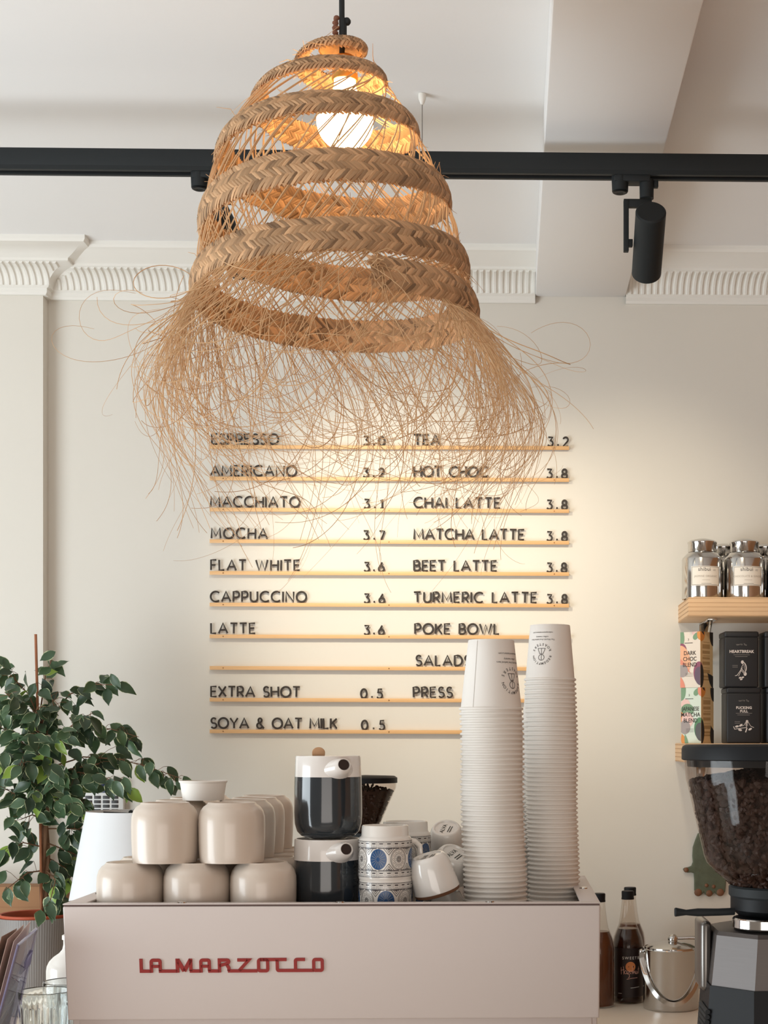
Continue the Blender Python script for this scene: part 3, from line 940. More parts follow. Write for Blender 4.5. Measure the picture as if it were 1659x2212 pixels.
# red lettering: joined strokes on the panel
LW = 0.0042
lt = MB()
u = 1.0 / 3.770 / S(MF)                                      # one zoomed pixel in metres
def st(pts, w=LW, closed=False):
    """strokes in the logo's own units, extruded"""
    P2 = [((x - 832) * u, (168 - y) * u) for x, y in pts]
    vs, fs = ribbon2d(P2, w, closed)
    k = len(vs)
    full = [(a, 0.0, b) for a, b in vs] + [(a, -0.0022, b) for a, b in vs]
    ff = [tuple(i + k for i in f) for f in fs]
    n = len(vs) // 2
    for i in range(n if closed else n - 1):
        j = (i + 1) % n
        ff.append((i, j, j + k, i + k)); ff.append((n + j, n + i, n + i + k, n + j + k))
    if not closed:
        ff.append((0, k, n + k, n)); ff.append((n - 1, 2 * n - 1, 2 * n - 1 + k, n - 1 + k))
    lt.add(full, ff)
def rr(x0, x1, y0, y1, r=10):
    o = []
    for cx, cy, a in ((x1 - r, y0 + r, -90), (x1 - r, y1 - r, 0), (x0 + r, y1 - r, 90), (x0 + r, y0 + r, 180)):
        o += arc2d(cx, cy, r, r, a, a + 90, 4)
    return o
T, Bm = 124, 216
st([(98, 112), (98, 216), (182, 216)]);                        # L running on into A
st([(180, 228), (180, 140)] + arc2d(194, 138, 14, 14, 180, 270, 4) + [(236, 124)] + arc2d(238, 138, 14, 14, -90, 0, 4) + [(252, 216)])
st([(180, 176), (252, 176)], LW * 0.9)
st([(240, 216), (392, 216)])
st([(392, 228), (392, 112)], LW * 1.1); st([(392, 118), (446, 216)], LW * 1.25); st([(446, 216), (500, 118)], LW * 1.25); st([(500, 112), (500, 216)], LW * 1.0)
st([(490, 216), (582, 216)])
st([(582, 228), (582, 140)] + arc2d(596, 138, 14, 14, 180, 270, 4) + [(636, 124)] + arc2d(636, 138, 14, 14, -90, 0, 4) + [(650, 216)])
st([(582, 176), (650, 176)], LW * 0.9)
st([(640, 216), (732, 216)])
st([(732, 228), (732, 124), (794, 124)] + arc2d(796, 138, 12, 14, -90, 90, 6) + [(732, 162 + 10)])
st([(790, 160), (808, 190), (808, 216)])
st([(800, 216), (1040, 216)])
st([(878, 124), (972, 124), (892, 212)], LW)
st(rr(1050, 1124, 122, 216, 14), LW, True)
st([(1060, 121), (1278, 121)])
st([(1202, 121), (1202, 200)] + arc2d(1214, 200, 12, 14, 180, 90, 4) + [(1500, 214)])
st([(1428, 121), (1362, 121)] + arc2d(1362, 133, 12, 12, 270, 180, 4) + [(1350, 214)])
st(rr(1498, 1568, 122, 214, 14), LW, True)
ctr = P(280 + 832 / 3.770, 2040 + 168 / 3.770, MF + tilt * 0.5)
ang = math.atan2(tilt, MTOP - PB)
fr_y = MF + tilt * ((MTOP - ctr.z) / (MTOP - PB))
lt.tf(Matrix.Translation((ctr.x, fr_y + 0.0004, ctr.z)) @ Matrix.Rotation(-ang * -1, 4, 'X'))
obj('red_lettering', ml(lt), RED, pan, sharp=30)
bpy.data.objects['red_lettering'].parent = pan

# ------------------------------------------------------------------ beige stoneware cups, upside down
CH = 0.080
cup_prof = [(0.0, CH - 0.003), (0.026, CH - 0.003), (0.0275, CH), (0.0315, CH), (0.0330, CH - 0.0025), (0.0375, CH - 0.0055), (0.0415, CH - 0.011), (0.0438, CH - 0.019),
            (0.0443, CH - 0.030), (0.0440, 0.030), (0.0432, 0.012), (0.0425, 0.003), (0.0418, 0.0), (0.0400, 0.0), (0.0395, 0.004), (0.0405, 0.03), (0.0400, CH - 0.02), (0.034, CH - 0.009), (0.0, CH - 0.008)]
cup_me = None
def stone_cup(x, y, z, label, grp):
    global cup_me
    if cup_me is None:
        o = obj('stoneware_cup', MB().lathe(cup_prof, 56), CERAM, sharp=50); cup_me = o
    else:
        o = cup_me.copy(); COL.objects.link(o)
    o.location = (x, y, z)
    o.rotation_euler = (0, 0, random.Random(x * 77 + y).uniform(0, 6))
    return tag(o, label, 'cup', grp)
YR = [2.068, 2.158, 2.248, 2.338]
xs_low = [X(282, YR[0]), X(425.5, YR[0]), X(569, YR[0])]
xs_up = [X(356.5, YR[0]), X(501, YR[0])]
nm3 = ['left', 'middle', 'right']
for j, y in enumerate(YR):
    for i, x in enumerate(xs_low):
        if j == 0: lb = ['upturned beige stoneware cup at the left end of the lower front row', 'upturned beige stoneware cup in the middle of the lower front row', 'upturned beige stoneware cup of the lower front row beside the slate teapots'][i]
        else: lb = 'upturned beige cup %s from the front in the %s file of the lower layer' % (ordinal(j + 1), nm3[i])
        stone_cup(x, y, TRAY, lb, 'beige stoneware cups of the lower layer')
    for i, x in enumerate(xs_up):
        if j == 0: lb = ['upturned beige stoneware cup stacked on top beside the white lampshade', 'upturned beige stoneware cup stacked on top beside the tall slate teapot'][i]
        else: lb = 'upturned beige cup %s from the front in the %s file of the upper layer' % (ordinal(j + 1), ['left', 'right'][i])
        stone_cup(x, y, TRAY + CH, lb, 'beige stoneware cups of the upper layer')
# small paper tub on the upper cups
ty = 2.150
o = obj('paper_tub', MB().lathe([(0, 0.0015), (0.0265, 0.0015), (0.0275, 0), (0.0280, 0.0), (0.0318, 0.024), (0.0330, 0.0248), (0.0335, 0.026), (0.0330, 0.0272), (0.0318, 0.0272), (0.0312, 0.026), (0.0270, 0.003), (0, 0.003)], 48), PAPER)
o.location = (X(439, ty), ty, TRAY + 2 * CH)
tag(o, 'small white paper tub standing on top of the beige cups', 'paper tub')

# ------------------------------------------------------------------ two stacked teapots
def teapot(px, y, z, label, spin=0.0, lid=True, H=0.1085):
    t = thing('teapot', label, 'teapot', (X(px, y), y, z), (0, 0, spin), 'stacked slate and white teapots')
    R = 0.0462; hs = H - 0.0285
    body = [(0, 0.0), (0.027, 0.0), (0.030, 0.0015), (0.037, 0.004), (0.0425, 0.010), (0.0455, 0.020), (0.0464, 0.034), (0.0462, 0.052), (0.0455, hs)]
    obj('glazed_body', MB().lathe(body, 64), TEAPOT_D, t, sharp=60)
    up = [(0.0456, hs - 0.0002), (0.0452, H - 0.0175), (0.0447, H - 0.002), (0.0440, H), (0.0425, H), (0.0418, H - 0.002), (0.0418, H - 0.006), (0.012, H - 0.005), (0, H - 0.005)]
    obj('white_collar', MB().lathe(up, 64), TEAPOT_W, t, sharp=40)
    # spout: a short beak leaving the collar, its oval mouth a dark disc painting the shade inside
    mb = MB()
    path = [(0.018, 0, H - 0.022), (0.036, 0, H - 0.018), (0.050, 0, H - 0.0145), (0.061, 0, H - 0.0115)]
    rad = [(0.030, 0.021), (0.0235, 0.0165), (0.0135, 0.0115), (0.0098, 0.0088)]
    vs, fs = [], []
    n = 28
    for (p, (rw_, rh)) in zip(path, rad):
        for k in range(n):
            a = 2 * PI * k / n
            vs.append((p[0] + 0.25 * rh * math.sin(a) * -1, rw_ * math.cos(a), p[2] + rh * math.sin(a)))
    for i in range(len(path) - 1):
        for k in range(n):
            fs.append((i * n + k, (i + 1) * n + k, (i + 1) * n + (k + 1) % n, i * n + (k + 1) % n))
    L3 = (len(path) - 1) * n
    for (dx, sc) in ((0.0004, 0.86), (-0.004, 0.70)):
        b0 = len(vs); p = path[-1]
        for k in range(n):
            a = 2 * PI * k / n
            vs.append((p[0] + dx - 0.25 * rad[-1][1] * math.sin(a) * sc, rad[-1][0] * sc * math.cos(a), p[2] + rad[-1][1] * sc * math.sin(a)))
        pr = L3 if dx > 0 else b0 - n
        for k in range(n): fs.append((pr + k, b0 + k, b0 + (k + 1) % n, pr + (k + 1) % n))
    mb.add(vs, fs)
    sp = obj('spout', mb, TEAPOT_W, t, sharp=60)
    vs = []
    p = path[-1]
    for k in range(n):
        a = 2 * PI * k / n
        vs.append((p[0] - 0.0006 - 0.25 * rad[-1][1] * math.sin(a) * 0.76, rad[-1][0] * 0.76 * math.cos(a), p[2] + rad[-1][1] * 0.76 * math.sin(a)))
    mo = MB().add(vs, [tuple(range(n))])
    obj('spout_mouth_shade', mo, SPOUT_SHADE, sp)
    # loop handle at the back
    obj('handle', MB().tube([(-0.042, 0, 0.093), (-0.062, 0, 0.092), (-0.074, 0, 0.078), (-0.074, 0, 0.055), (-0.062, 0, 0.036), (-0.044, 0, 0.030)], 0.005, 12), TEAPOT_D, t)
    if lid:
        ld = obj('lid', MB().lathe([(0, H + 0.0005), (0.030, H), (0.0405, H - 0.001), (0.0412, H - 0.003), (0.0412, H - 0.0048), (0, H - 0.0048)], 48), TEAPOT_W, t)
        M = Matrix.Translation((0, 0.0015, H + 0.0002)) @ Matrix.Rotation(-spin, 4, 'Z') @ Matrix.Translation((-0.0145, 0, 0)) @ Matrix.Rotation(PI / 2, 4, 'X')
        out = [(-0.0085, 0)] + [(0.0088 * math.cos(a) * (1.0), 0.0042 + 0.0075 * math.sin(a)) for a in [PI * (1.05 - 1.1 * i / 14) for i in range(15)]] + [(0.0085, 0)]
        obj('wooden_knob', MB().prism(out, 0.004, M, bev=0.001), LIDWOOD, ld)
    return t
tpy = 2.112
teapot(707, tpy, TRAY, 'lower teapot of the stacked pair, slate glaze with white collar', -1.02, False)
teapot(709, tpy, TRAY + 0.1087, 'upper teapot of the stacked pair, with a round wooden lid knob', -1.10, True, 0.1135)

# ------------------------------------------------------------------ patterned blue and white mugs, upside down
MUGW = mat('mug_glaze', (234, 228, 220), 0.16, coat=0.5, var=0.01)
MUGB = mat('blue_print', (44, 82, 128), 0.25, var=0.2, vscale=150)
MUGL = mat('dark_line_print', (62, 58, 62), 0.3)
MUGG = mat('grey_line_print', (164, 164, 164), 0.3)
MB_, MFt = 0.0565, 0.0165
mug_src = None
def mug_build():
    t = thing('patterned_mug', 'x', 'mug', (0, 0, 0))
    R = 0.0362
    top = MB_ + MFt
    prof = [(0, top - 0.003), (0.027, top - 0.003), (0.0285, top), (0.0305, top), (0.0316, top - 0.0015), (0.0320, MB_ + 0.003), (0.0330, MB_ + 0.0015), (0.0350, MB_), (R - 0.0004, MB_ - 0.003), (R, MB_ - 0.012),
            (R, 0.012), (R - 0.0002, 0.004), (R - 0.0008, 0.0005), (R - 0.0018, 0), (R - 0.0028, 0.0008), (R - 0.0030, MB_ - 0.006), (0.030, MB_ - 0.002), (0.0292, top - 0.006), (0, top - 0.006)]
    obj('mug_body', MB().lathe(prof, 64), MUGW, t, sharp=50)
    def wrap(x, y, lift=0.00025):
        a = -PI / 2 + x / R
        return ((R + lift) * math.cos(a), (R + lift) * math.sin(a), y)
    C = 2 * PI * R
    n = 8; pit = C / n
    blue, dark, grey = MB(), MB(), MB()
    zc = 0.0290; rx, ry = pit * 0.40, 0.0138
    for i in range(n):
        x = (i + 0.04) * pit
        if i % 2 == 0:
            put2d(blue, ([(x, zc)] + [(x + rx * q * math.cos(2 * PI * k / 36), zc + ry * q * math.sin(2 * PI * k / 36)) for q in (0.5, 1) for k in range(36)],
                         [(0, 1 + k, 1 + (k + 1) % 36) for k in range(36)] + [(1 + k, 37 + k, 37 + (k + 1) % 36, 1 + (k + 1) % 36) for k in range(36)]), wrap)
            for k in range(16):
                a = 2 * PI * k / 16
                put2d(grey, ribbon2d([(x + rx * .22 * math.cos(a), zc + ry * .22 * math.sin(a)), (x + rx * .55 * math.cos(a), zc + ry * .55 * math.sin(a)), (x + rx * .86 * math.cos(a), zc + ry * .86 * math.sin(a))], 0.00035), lambda p, q: wrap(p, q, 0.0005))
        else:
            put2d(dark, ribbon2d([(x + rx * 1.02 * math.cos(2 * PI * k / 32), zc + ry * 1.02 * math.sin(2 * PI * k / 32)) for k in range(32)], 0.0006, True), wrap)
            put2d(dark, ribbon2d([(x + rx * .9 * math.cos(2 * PI * k / 32), zc + ry * .92 * math.sin(2 * PI * k / 32)) for k in range(32)], 0.0004, True), wrap)
            for k in range(12):
                a = 2 * PI * k / 12
                for q, s_ in ((0.18, .1), (0.42, .13), (0.66, .12)):
                    cx, cy = x + rx * q * math.cos(a), zc + ry * q * math.sin(a)
                    put2d(dark if q != .42 else grey, ribbon2d([(cx + rx * s_ * math.cos(b), cy + ry * s_ * math.sin(b)) for b in [2 * PI * m / 6 for m in range(6)]], 0.00032, True), wrap)
        xm = x + pit / 2
        for sg in (1, -1):
            y0 = zc + sg * ry * 1.06
            for q, w in ((1, .0007), (.55, .0006), (.2, .0006)):
                put2d(dark, ribbon2d([(xm - pit * .25 * q, y0 - sg * .0012 * (1 - q)), (xm + pit * .25 * q, y0 - sg * .0012 * (1 - q)), (xm, y0 - sg * (.0012 + .0075 * q))], w, True), wrap)
    for (yb, h, sg) in ((0.0445, 0.0082, 1), (0.0052, 0.0082, -1)):
        for y in (yb, yb + h):
            m = 64
            put2d(dark, ribbon2d([(C * k / m, y) for k in range(m + 1)], 0.0005), wrap)
        k = 22
        for i in range(k):
            x = C * i / k; w = C / k
            put2d(grey, ribbon2d([(x + w * .1, yb + h * .1), (x + w * .9, yb + h * .1), (x + w * .9, yb + h * .9), (x + w * .1, yb + h * .9)], 0.0005, True), wrap)
            put2d(grey, ribbon2d([(x + w * .25, yb + h * .3), (x + w * .75, yb + h * .3)], 0.0008), wrap)
            put2d(dark, grid2d(x + w * .26, x + w * .74, yb + h * .56, yb + h * .74, 2, 1), wrap)
            yy = yb - 0.0011 if sg > 0 else yb + h + 0.0011
            put2d(dark, grid2d(x + w * .12, x + w * .88, yy - .0004, yy + .0004, 2, 1), wrap)
    obj('blue_medallions', blue, MUGB, t)
    obj('dark_line_print', dark, MUGL, t)
    obj('grey_line_print', grey, MUGG, t)
    obj('handle', MB().tube([(0.034, 0, 0.050), (0.044, 0, 0.0495), (0.052, 0, 0.043), (0.053, 0, 0.032), (0.047, 0, 0.020), (0.034, 0, 0.013)], [0.0045, 0.004, 0.0038, 0.0038, 0.004, 0.0045], 12, flat=(1, 1.3, 1)).tf(Matrix.Rotation(0.72, 4, 'Z')), MUGW, t)
    return t
def mug(px, y, z, spin, label):
    global mug_src
    if mug_src is None: t = mug_src = mug_build()
    else: t = copy_tree(mug_src)
    t.location = (X(px, y), y, z); t.rotation_euler = (0, 0, spin)
    t['label'] = label; t['group'] = 'blue and white patterned mugs'
    return t
mug(833, 2.078, TRAY, 0.06, 'lower blue medallion mug of the front pair beside the teapots')
mug(832, 2.078, TRAY + MB_ - 0.001, -0.21, 'upper blue medallion mug of the front pair, upturned beside the teapots')
mug(876, 2.180, TRAY, 2.2, 'lower patterned mug of the pair behind the front medallion mugs')
mug(876, 2.180, TRAY + MB_ - 0.001, 2.5, 'upper patterned mug of the pair behind the front medallion mugs')

# ------------------------------------------------------------------ loose white cups with stamped bases
STAMP = mat('base_stamp', (70, 72, 66), 0.5)
UNGL = mat('unglazed_clay', (122, 84, 58), 0.7, var=0.2, vscale=60)
def white_cup(pos, rot, R, H, label, clay=False, stamp=True):
    t = thing('white_cup', label, 'cup', pos, rot, 'loose white cups beside the paper cups')
    prof = [(0, H - 0.002), (R * .56, H - 0.002), (R * .60, H), (R * .67, H), (R * .72, H - 0.0015), (R * .80, H - 0.006), (R * .88, H * .66), (R * .96, H * .25), (R * 1.0, 0.001), (R - 0.001, 0), (R - 0.0025, 0.0005), (R - 0.003, H * .25), (R * .85, H - 0.014), (R * .5, H - 0.006), (0, H - 0.006)]
    obj('cup_body', MB().lathe(prof, 56), PORC, t, sharp=50)
    if stamp:
        mb = MB()
        c75 = math.radians(72)
        put2d(mb, shift2d(text2d('ALVA', R * 0.30, 0.012), -R * 0.05, -R * 0.02, c75), lambda x, y: (x, y, H - 0.002 + 0.0003))
        for k in range(2):
            put2d(mb, shift2d(grid2d(-R * .26, R * .26, -R * (.10 + .11 * k) - R * .03, -R * (.10 + .11 * k) + R * .02, 1, 1), R * .04, -R * .02, c75), lambda x, y: (x, y, H - 0.002 + 0.0003))
        obj('base_stamp', mb, STAMP, t)
    if clay:
        g = random.Random(5)
        prof2 = [(R * .92, -0.0042), (R * .96, -0.0036), (R * .99, 0.0004), (R * .95, 0.0006), (R * .90, -0.0036), (R * .92, -0.0042)]
        obj('unglazed_rim', MB().lathe(prof2, 56), UNGL, t)
    return t
import mathutils
def eul(ax, ang): return tuple(Matrix.Rotation(ang, 4, ax).to_euler())
RA = 0.0315
# the big tilted cup in front
Mx = Matrix.Rotation(math.radians(-15), 4, 'Y') @ Matrix.Rotation(math.radians(8), 4, 'X')
cy_ = 2.085
white_cup((X(944, cy_), cy_, Z(1922, cy_) ), Mx.to_euler(), RA + 0.0005, 0.050, 'tilted white cup with brown unglazed rim in front, beside the paper cup stack', True)
Mx = Matrix.Rotation(math.radians(24), 4, 'Y') @ Matrix.Rotation(math.radians(30), 4, 'X')
cy_ = 2.165
white_cup((X(963, cy_), cy_, Z(1889, cy_)), Mx.to_euler(), 0.030, 0.040, 'white cup lying between the tilted front cup and the paper cups')
Mx = Matrix.Rotation(math.radians(-2), 4, 'Y') @ Matrix.Rotation(math.radians(33), 4, 'X')
cy_ = 2.235
white_cup((X(966, cy_), cy_ + 0.012, Z(1836, cy_)), Mx.to_euler(), 0.0285, 0.040, 'topmost white cup, tipped forward to show its stamped base')
cy_ = 2.235
white_cup((X(962, cy_), cy_ + 0.015, TRAY), (0, 0, 0), 0.030, 0.052, 'white cup standing under the topmost tipped cup')
cy_ = 2.168
white_cup((X(975, cy_) - 0.006, cy_, TRAY), (0, 0, 0), 0.026, 0.030, 'low white cup hidden under the lying cup', stamp=False)

# black lids behind the left stack of paper cups
LIDB = mat('black_lid', (38, 38, 44), 0.4, var=0.05)
ly = 2.31
lm = None
for k in range(14):
    if lm is None:
        lm = o = obj('takeaway_lid', MB().lathe([(0, 0.0065), (0.030, 0.0065), (0.032, 0.0078), (0.0345, 0.0078), (0.0352, 0.004), (0.0375, 0.0035), (0.0380, 0.0015), (0.0375, 0.0), (0.0355, 0.0), (0.034, 0.0055), (0, 0.0050)], 40), LIDB)
    else:
        o = lm.copy(); COL.objects.link(o)
    o.location = (X(982, ly) + 0.0385, ly, TRAY + 0.0078 * k)
    tag(o, 'black takeaway lid, %s from the top of the pile behind the paper cups' % ordinal(14 - k), 'lid', 'pile of black takeaway lids')

# ------------------------------------------------------------------ stacks of paper cups, upside down
def paper_cup_mesh(rr_, rb_, h):
    prof = [(0, h - 0.0045), (rb_ - 0.0012, h - 0.0045), (rb_ - 0.0008, h - 0.0005), (rb_ - 0.0004, h), (rb_, h - 0.0005)]
    prof += [(rb_ + (rr_ - 0.0022 - rb_) * (1 - z / h), z) for z in (h * .75, h * .5, h * .25, 0.004)]
    for i in range(9):
        a = math.radians(110 - 290 * i / 8)
        prof.append((rr_ - 0.0019 + 0.0019 * math.cos(a), 0.0019 + 0.0019 * math.sin(a)))
    prof += [(rr_ - 0.0022 - 0.00045, 0.0036), (rb_ - 0.00045, h - 0.0052), (0, h - 0.0050)]
    return MB().lathe(prof, 48)
def cup_print(t, rr_, rb_, h, ang, zc, sc, tilt_seam=None):
    """roaster's round mark, three lines of small print, all upside down on the upturned cup"""
    def wrap(x, y):
        z = zc + y
        r = rb_ + (rr_ - 0.0022 - rb_) * (1 - z / h) + 0.0003
        a = ang + x / r
        return (r * math.cos(a), r * math.sin(a), z)
    mb = MB()
    w = 0.0008 * sc
    for pts, cl in (([(-.26, .42), (.26, .42), (.12, .02), (-.12, .02)], True), ([(0, .42), (0, -.46)], False),
                    ([(0.2 * math.cos(a), -.25 + .215 * math.sin(a)) for a in [2 * PI * i / 28 for i in range(28)]], True)):
        if not cl: pts = [(0, .42 - .88 * i / 8) for i in range(9)]
        put2d(mb, ribbon2d([(x * .0230 * sc, y * .0205 * sc) for x, y in pts], w, cl), wrap)
    for word, a0, a1 in (('ROASTERS', 24, 156), ('REDEMPTION', -16, -164)):
        n = len(word)
        for i, ch in enumerate(word):
            a = math.radians(a0 + (a1 - a0) * i / (n - 1))
            R_ = 0.0148 * sc
            up = a + PI / 2 if a > 0 else a - PI / 2
            up = a + PI / 2                      # ROASTERS: heads inwards; REDEMPTION: heads outwards
            if word == 'REDEMPTION': up = a + PI / 2
            vf = text2d(ch, 0.0052 * sc, 0.012)
            hx = shift2d(([(x, y - 0.0018 * sc) for x, y in vf[0]], vf[1]), R_ * math.cos(a), R_ * math.sin(a), a + PI / 2 if word == 'ROASTERS' else a + PI / 2 + PI * 0 if False else (a + PI / 2 if word == 'ROASTERS' else a - PI / 2))
            put2d(mb, hx, wrap)
    for k, ln in enumerate(("The World's first behind bars", 'coffee roastery', 'redemptionroasters.com')):
        y = (0.0235 + (0, 0.0042, 0.0108)[k]) * sc
        put2d(mb, shift2d(text2d(ln, 0.0034 * sc, 0.006), 0, y, PI), wrap)
    obj('printed_mark', mb, INK, t)
def paper_stack(px, y, rr_, rb_, h, n, pitch, lean, names, grp, prnt=None, seam=None):
    me = None
    for k in range(n):
        top = n - k
        if me is None:
            me = o = obj('paper_cup', paper_cup_mesh(rr_, rb_, h), PAPER, sharp=40)
        else:
            o = me.copy(); COL.objects.link(o)
        g = random.Random(px + k)
        o.location = (X(px, y) - lean * (k / n) + g.uniform(-.00012, .00012) + 0.0009 * math.sin(k * 0.22), y + g.uniform(-.00012, .00012), TRAY + 0.0002 + pitch * k)
        if k == n - 1: lb = names[0]
        else: lb = 'white paper cup, %s from the top of %s' % (ordinal(top), names[1])
        tag(o, lb, 'paper cup', grp)
        if k == n - 1:
            if prnt: cup_print(o, rr_, rb_, h, *prnt)
            if seam is not None:
                sm = MB()
                vs = []
                for z in [0.004 + (h - 0.006) * i / 6 for i in range(7)]:
                    r = rb_ + (rr_ - 0.0022 - rb_) * (1 - z / h) + 0.00025
                    for da in (0, 0.0006 / r): vs.append((r * math.cos(seam + da), r * math.sin(seam + da), z))
                sm.add(vs, [(2 * i, 2 * i + 1, 2 * i + 3, 2 * i + 2) for i in range(6)])
                obj('paper_seam', sm, mat('seam_shade', (176, 168, 160), 0.7), o)
h1, h2 = 0.097, 0.082
paper_stack(1070, 2.12, 0.0447, 0.0318, h1, 42, 0.00695, 0.0062, ['topmost cup of the wide left stack, showing its seam and round printed mark', 'the wide left stack'], 'wide paper cups in the left stack', (-PI / 2 + 0.86, 0.040, 1.12), -PI / 2 - 0.62)
paper_stack(1196, 2.25, 0.0386, 0.0294, h2, 50, 0.00675, 0.0045, ['topmost cup of the tall right stack with a round printed mark', 'the tall right stack'], 'narrow paper cups in the right stack', (-PI / 2 - 0.42, 0.038, 0.95))
paper_stack(1179, 2.336, 0.0386, 0.0294, h2, 41, 0.00675, 0.0, ['topmost cup of the stack standing behind the tall right stack', 'the stack behind the tall right one'], 'narrow paper cups in the stack behind')
# ------------------------------------------------------------------ shelves on the right
PLY = wood_mat('birch_ply', (226, 186, 142), (1.5, 12, 12), 7, 0.10, 0.45)
PLYE = wood_mat('ply_edge', (196, 152, 110), (2, 2, 90), 8, 0.3, 0.55)
SH_Y0 = 3.87
def shelf(pz_top, thick, label, x0):
    t = thing('wall_shelf', label, 'shelf', (x0 + 0.5, SH_Y0, pz_top - thick), group='plywood wall shelves')
    mb = MB().box(-0.5, 0.6, 0.0006, WALL_Y - SH_Y0, 0, thick, 0.0012)
    obj('shelf_board', mb, PLY, t)
    mb = MB()
    n = 9
    for k in range(n):                       # thin veneer edges of the plywood, front and end
        z0 = thick * (k + 0.12) / n; z1 = thick * (k + 0.62) / n
        if k % 2 == 0:
            mb.box(-0.5003, -0.4999, 0.001, WALL_Y - SH_Y0 - 0.001, z0, z1)
            mb.box(-0.5, 0.6, 0.0002, 0.0008, z0 + 0.001, z1 - 0.0008)
    obj('ply_layers', mb, PLYE, t)
    return t
SH1 = Z(1290, SH_Y0, 1560); SHT = (1331 - 1290) / S(SH_Y0)
SH2 = Z(1606, SH_Y0, 1560)
sx0 = X(1487, SH_Y0)
s1 = shelf(SH1, SHT, 'upper plywood shelf carrying the shiny tea canisters', sx0)
s2 = shelf(SH2, SHT, 'lower plywood shelf carrying the tea cartons and black tea tins', X(1480, SH_Y0))
BRK = mat('grey_bracket', (150, 142, 136), 0.6, var=0.03)
for s_, off in ((s1, 0.068), (s2, 0.068)):
    mb = MB()
    mb.box(-0.5 + off - 0.012, -0.5 + off + 0.012, WALL_Y - SH_Y0 - 0.006, WALL_Y - SH_Y0 - 0.0005, -0.12, -0.0005, 0.001)
    mb.box(-0.5 + off - 0.012, -0.5 + off + 0.012, 0.05, WALL_Y - SH_Y0 - 0.004, -0.006, -0.0005, 0.001)
    mb.tube([(-0.5 + off, 0.07, -0.006), (-0.5 + off, WALL_Y - SH_Y0 - 0.008, -0.10)], 0.004, 8)
    obj('shelf_bracket', mb, STEEL, s_)

# polished tea canisters
LABELW = mat('canister_label', (240, 232, 220), 0.6, var=0.01)
LBLINE = mat('label_border', (104, 100, 98), 0.6)
can_src = None
def canister_base():
    t = thing('tea_canister', 'x', 'canister', (0, 0, 0))
    R = 0.0528
    prof = [(0, 0.001), (R - 0.004, 0.001), (R - 0.001, 0.0), (R, 0.003), (R, 0.102), (R - 0.0015, 0.106), (R - 0.012, 0.117), (R - 0.0165, 0.1205), (R - 0.018, 0.122), (0, 0.122)]
    obj('canister_body', MB().lathe(prof, 64), STEEL, t, sharp=50)
    r2 = 0.0368
    prof = [(r2 - 0.001, 0.1215), (r2, 0.1225), (r2, 0.142), (r2 + 0.0014, 0.1445), (r2 + 0.0012, 0.1475), (r2 - 0.006, 0.152), (0.014, 0.156), (0, 0.1563)]
    obj('lid', MB().lathe(prof, 56), STEEL, t, sharp=50)
    return t, R
def canister_label(t, R, ang, l2, l3):
    def wrap(x, y, lift=0.0004):
        a = -PI / 2 + ang + x / R
        return ((R + lift) * math.cos(a), (R + lift) * math.sin(a), y)
    w, h, zc = 0.078, 0.050, 0.056
    lab = obj('paper_label', MB().add(*[[wrap(x, y) for x, y in grid2d(-w / 2, w / 2, zc - h / 2, zc + h / 2, 14, 1)[0]], grid2d(-w / 2, w / 2, zc - h / 2, zc + h / 2, 14, 1)[1]]), LABELW, t)
    mb = MB()
    def line(x0, y0, x1, y1, ww):
        put2d(mb, ribbon2d([(x0 + (x1 - x0) * i / 10, y0 + (y1 - y0) * i / 10) for i in range(11)], ww), lambda x, y: wrap(x, y, 0.0007))
    e = 0.002
    line(-w / 2 + e, zc - h / 2 + e, w / 2 - e, zc - h / 2 + e, .0008); line(-w / 2 + e, zc + h / 2 - e, w / 2 - e, zc + h / 2 - e, .0008)
    line(-w / 2 + e, zc - h / 2 + e, -w / 2 + e, zc + h / 2 - e, .0008); line(w / 2 - e, zc - h / 2 + e, w / 2 - e, zc + h / 2 - e, .0008)
    put2d(mb, shift2d(text2d('shibui', 0.0135, 0.006, spacing=1.05), -0.004, zc + 0.0125), lambda x, y: wrap(x, y, 0.0007))
    for k in range(2): line(0.0185, zc + 0.0165 - .003 * k, 0.0265, zc + 0.0165 - .003 * k, .0006)
    line(-0.012, zc - 0.0195, 0.014, zc - 0.0195, .0007)
    obj('label_print', mb, LBLINE, lab)
    m2 = MB()
    if l2: put2d(m2, shift2d(text2d(l2, 0.0066, 0.0, spacing=1.1), 0, zc - 0.003), lambda x, y: wrap(x, y, 0.0007))
    put2d(m2, ribbon2d([(-0.010, zc - 0.0105), (0.010, zc - 0.0105)], .0006), lambda x, y: wrap(x, y, 0.0007))
    obj('faint_print', m2, mat('faint_label_ink', (176, 164, 150), 0.6), lab)
cy1 = 3.936
for i, (px, Y, lb, l2, l3) in enumerate(((1517, cy1, 'polished steel tea canister at the left end of the upper shelf', 'JASMINE ORGANIC', 'green tea'),
                            (1608, cy1, 'polished steel tea canister labelled chocolate and ginger, second along the shelf', 'CHOCOLATE & GINGER', 'black tea'),
                            (1699, cy1, 'polished steel tea canister cut by the right edge of the photo', None, None),
                            (1563, 4.036, 'polished steel tea canister standing behind the gap between the first two canisters', None, None),
                            (1652, 4.036, 'polished steel tea canister behind the gap after the second canister', None, None))):
    t, R = canister_base()
    t.location = (X(px, Y), Y, SH1)
    t['label'] = lb; t['group'] = 'steel tea canisters on the upper shelf'
    canister_label(t, R, 0.06 - 0.02 * i, l2, l3)

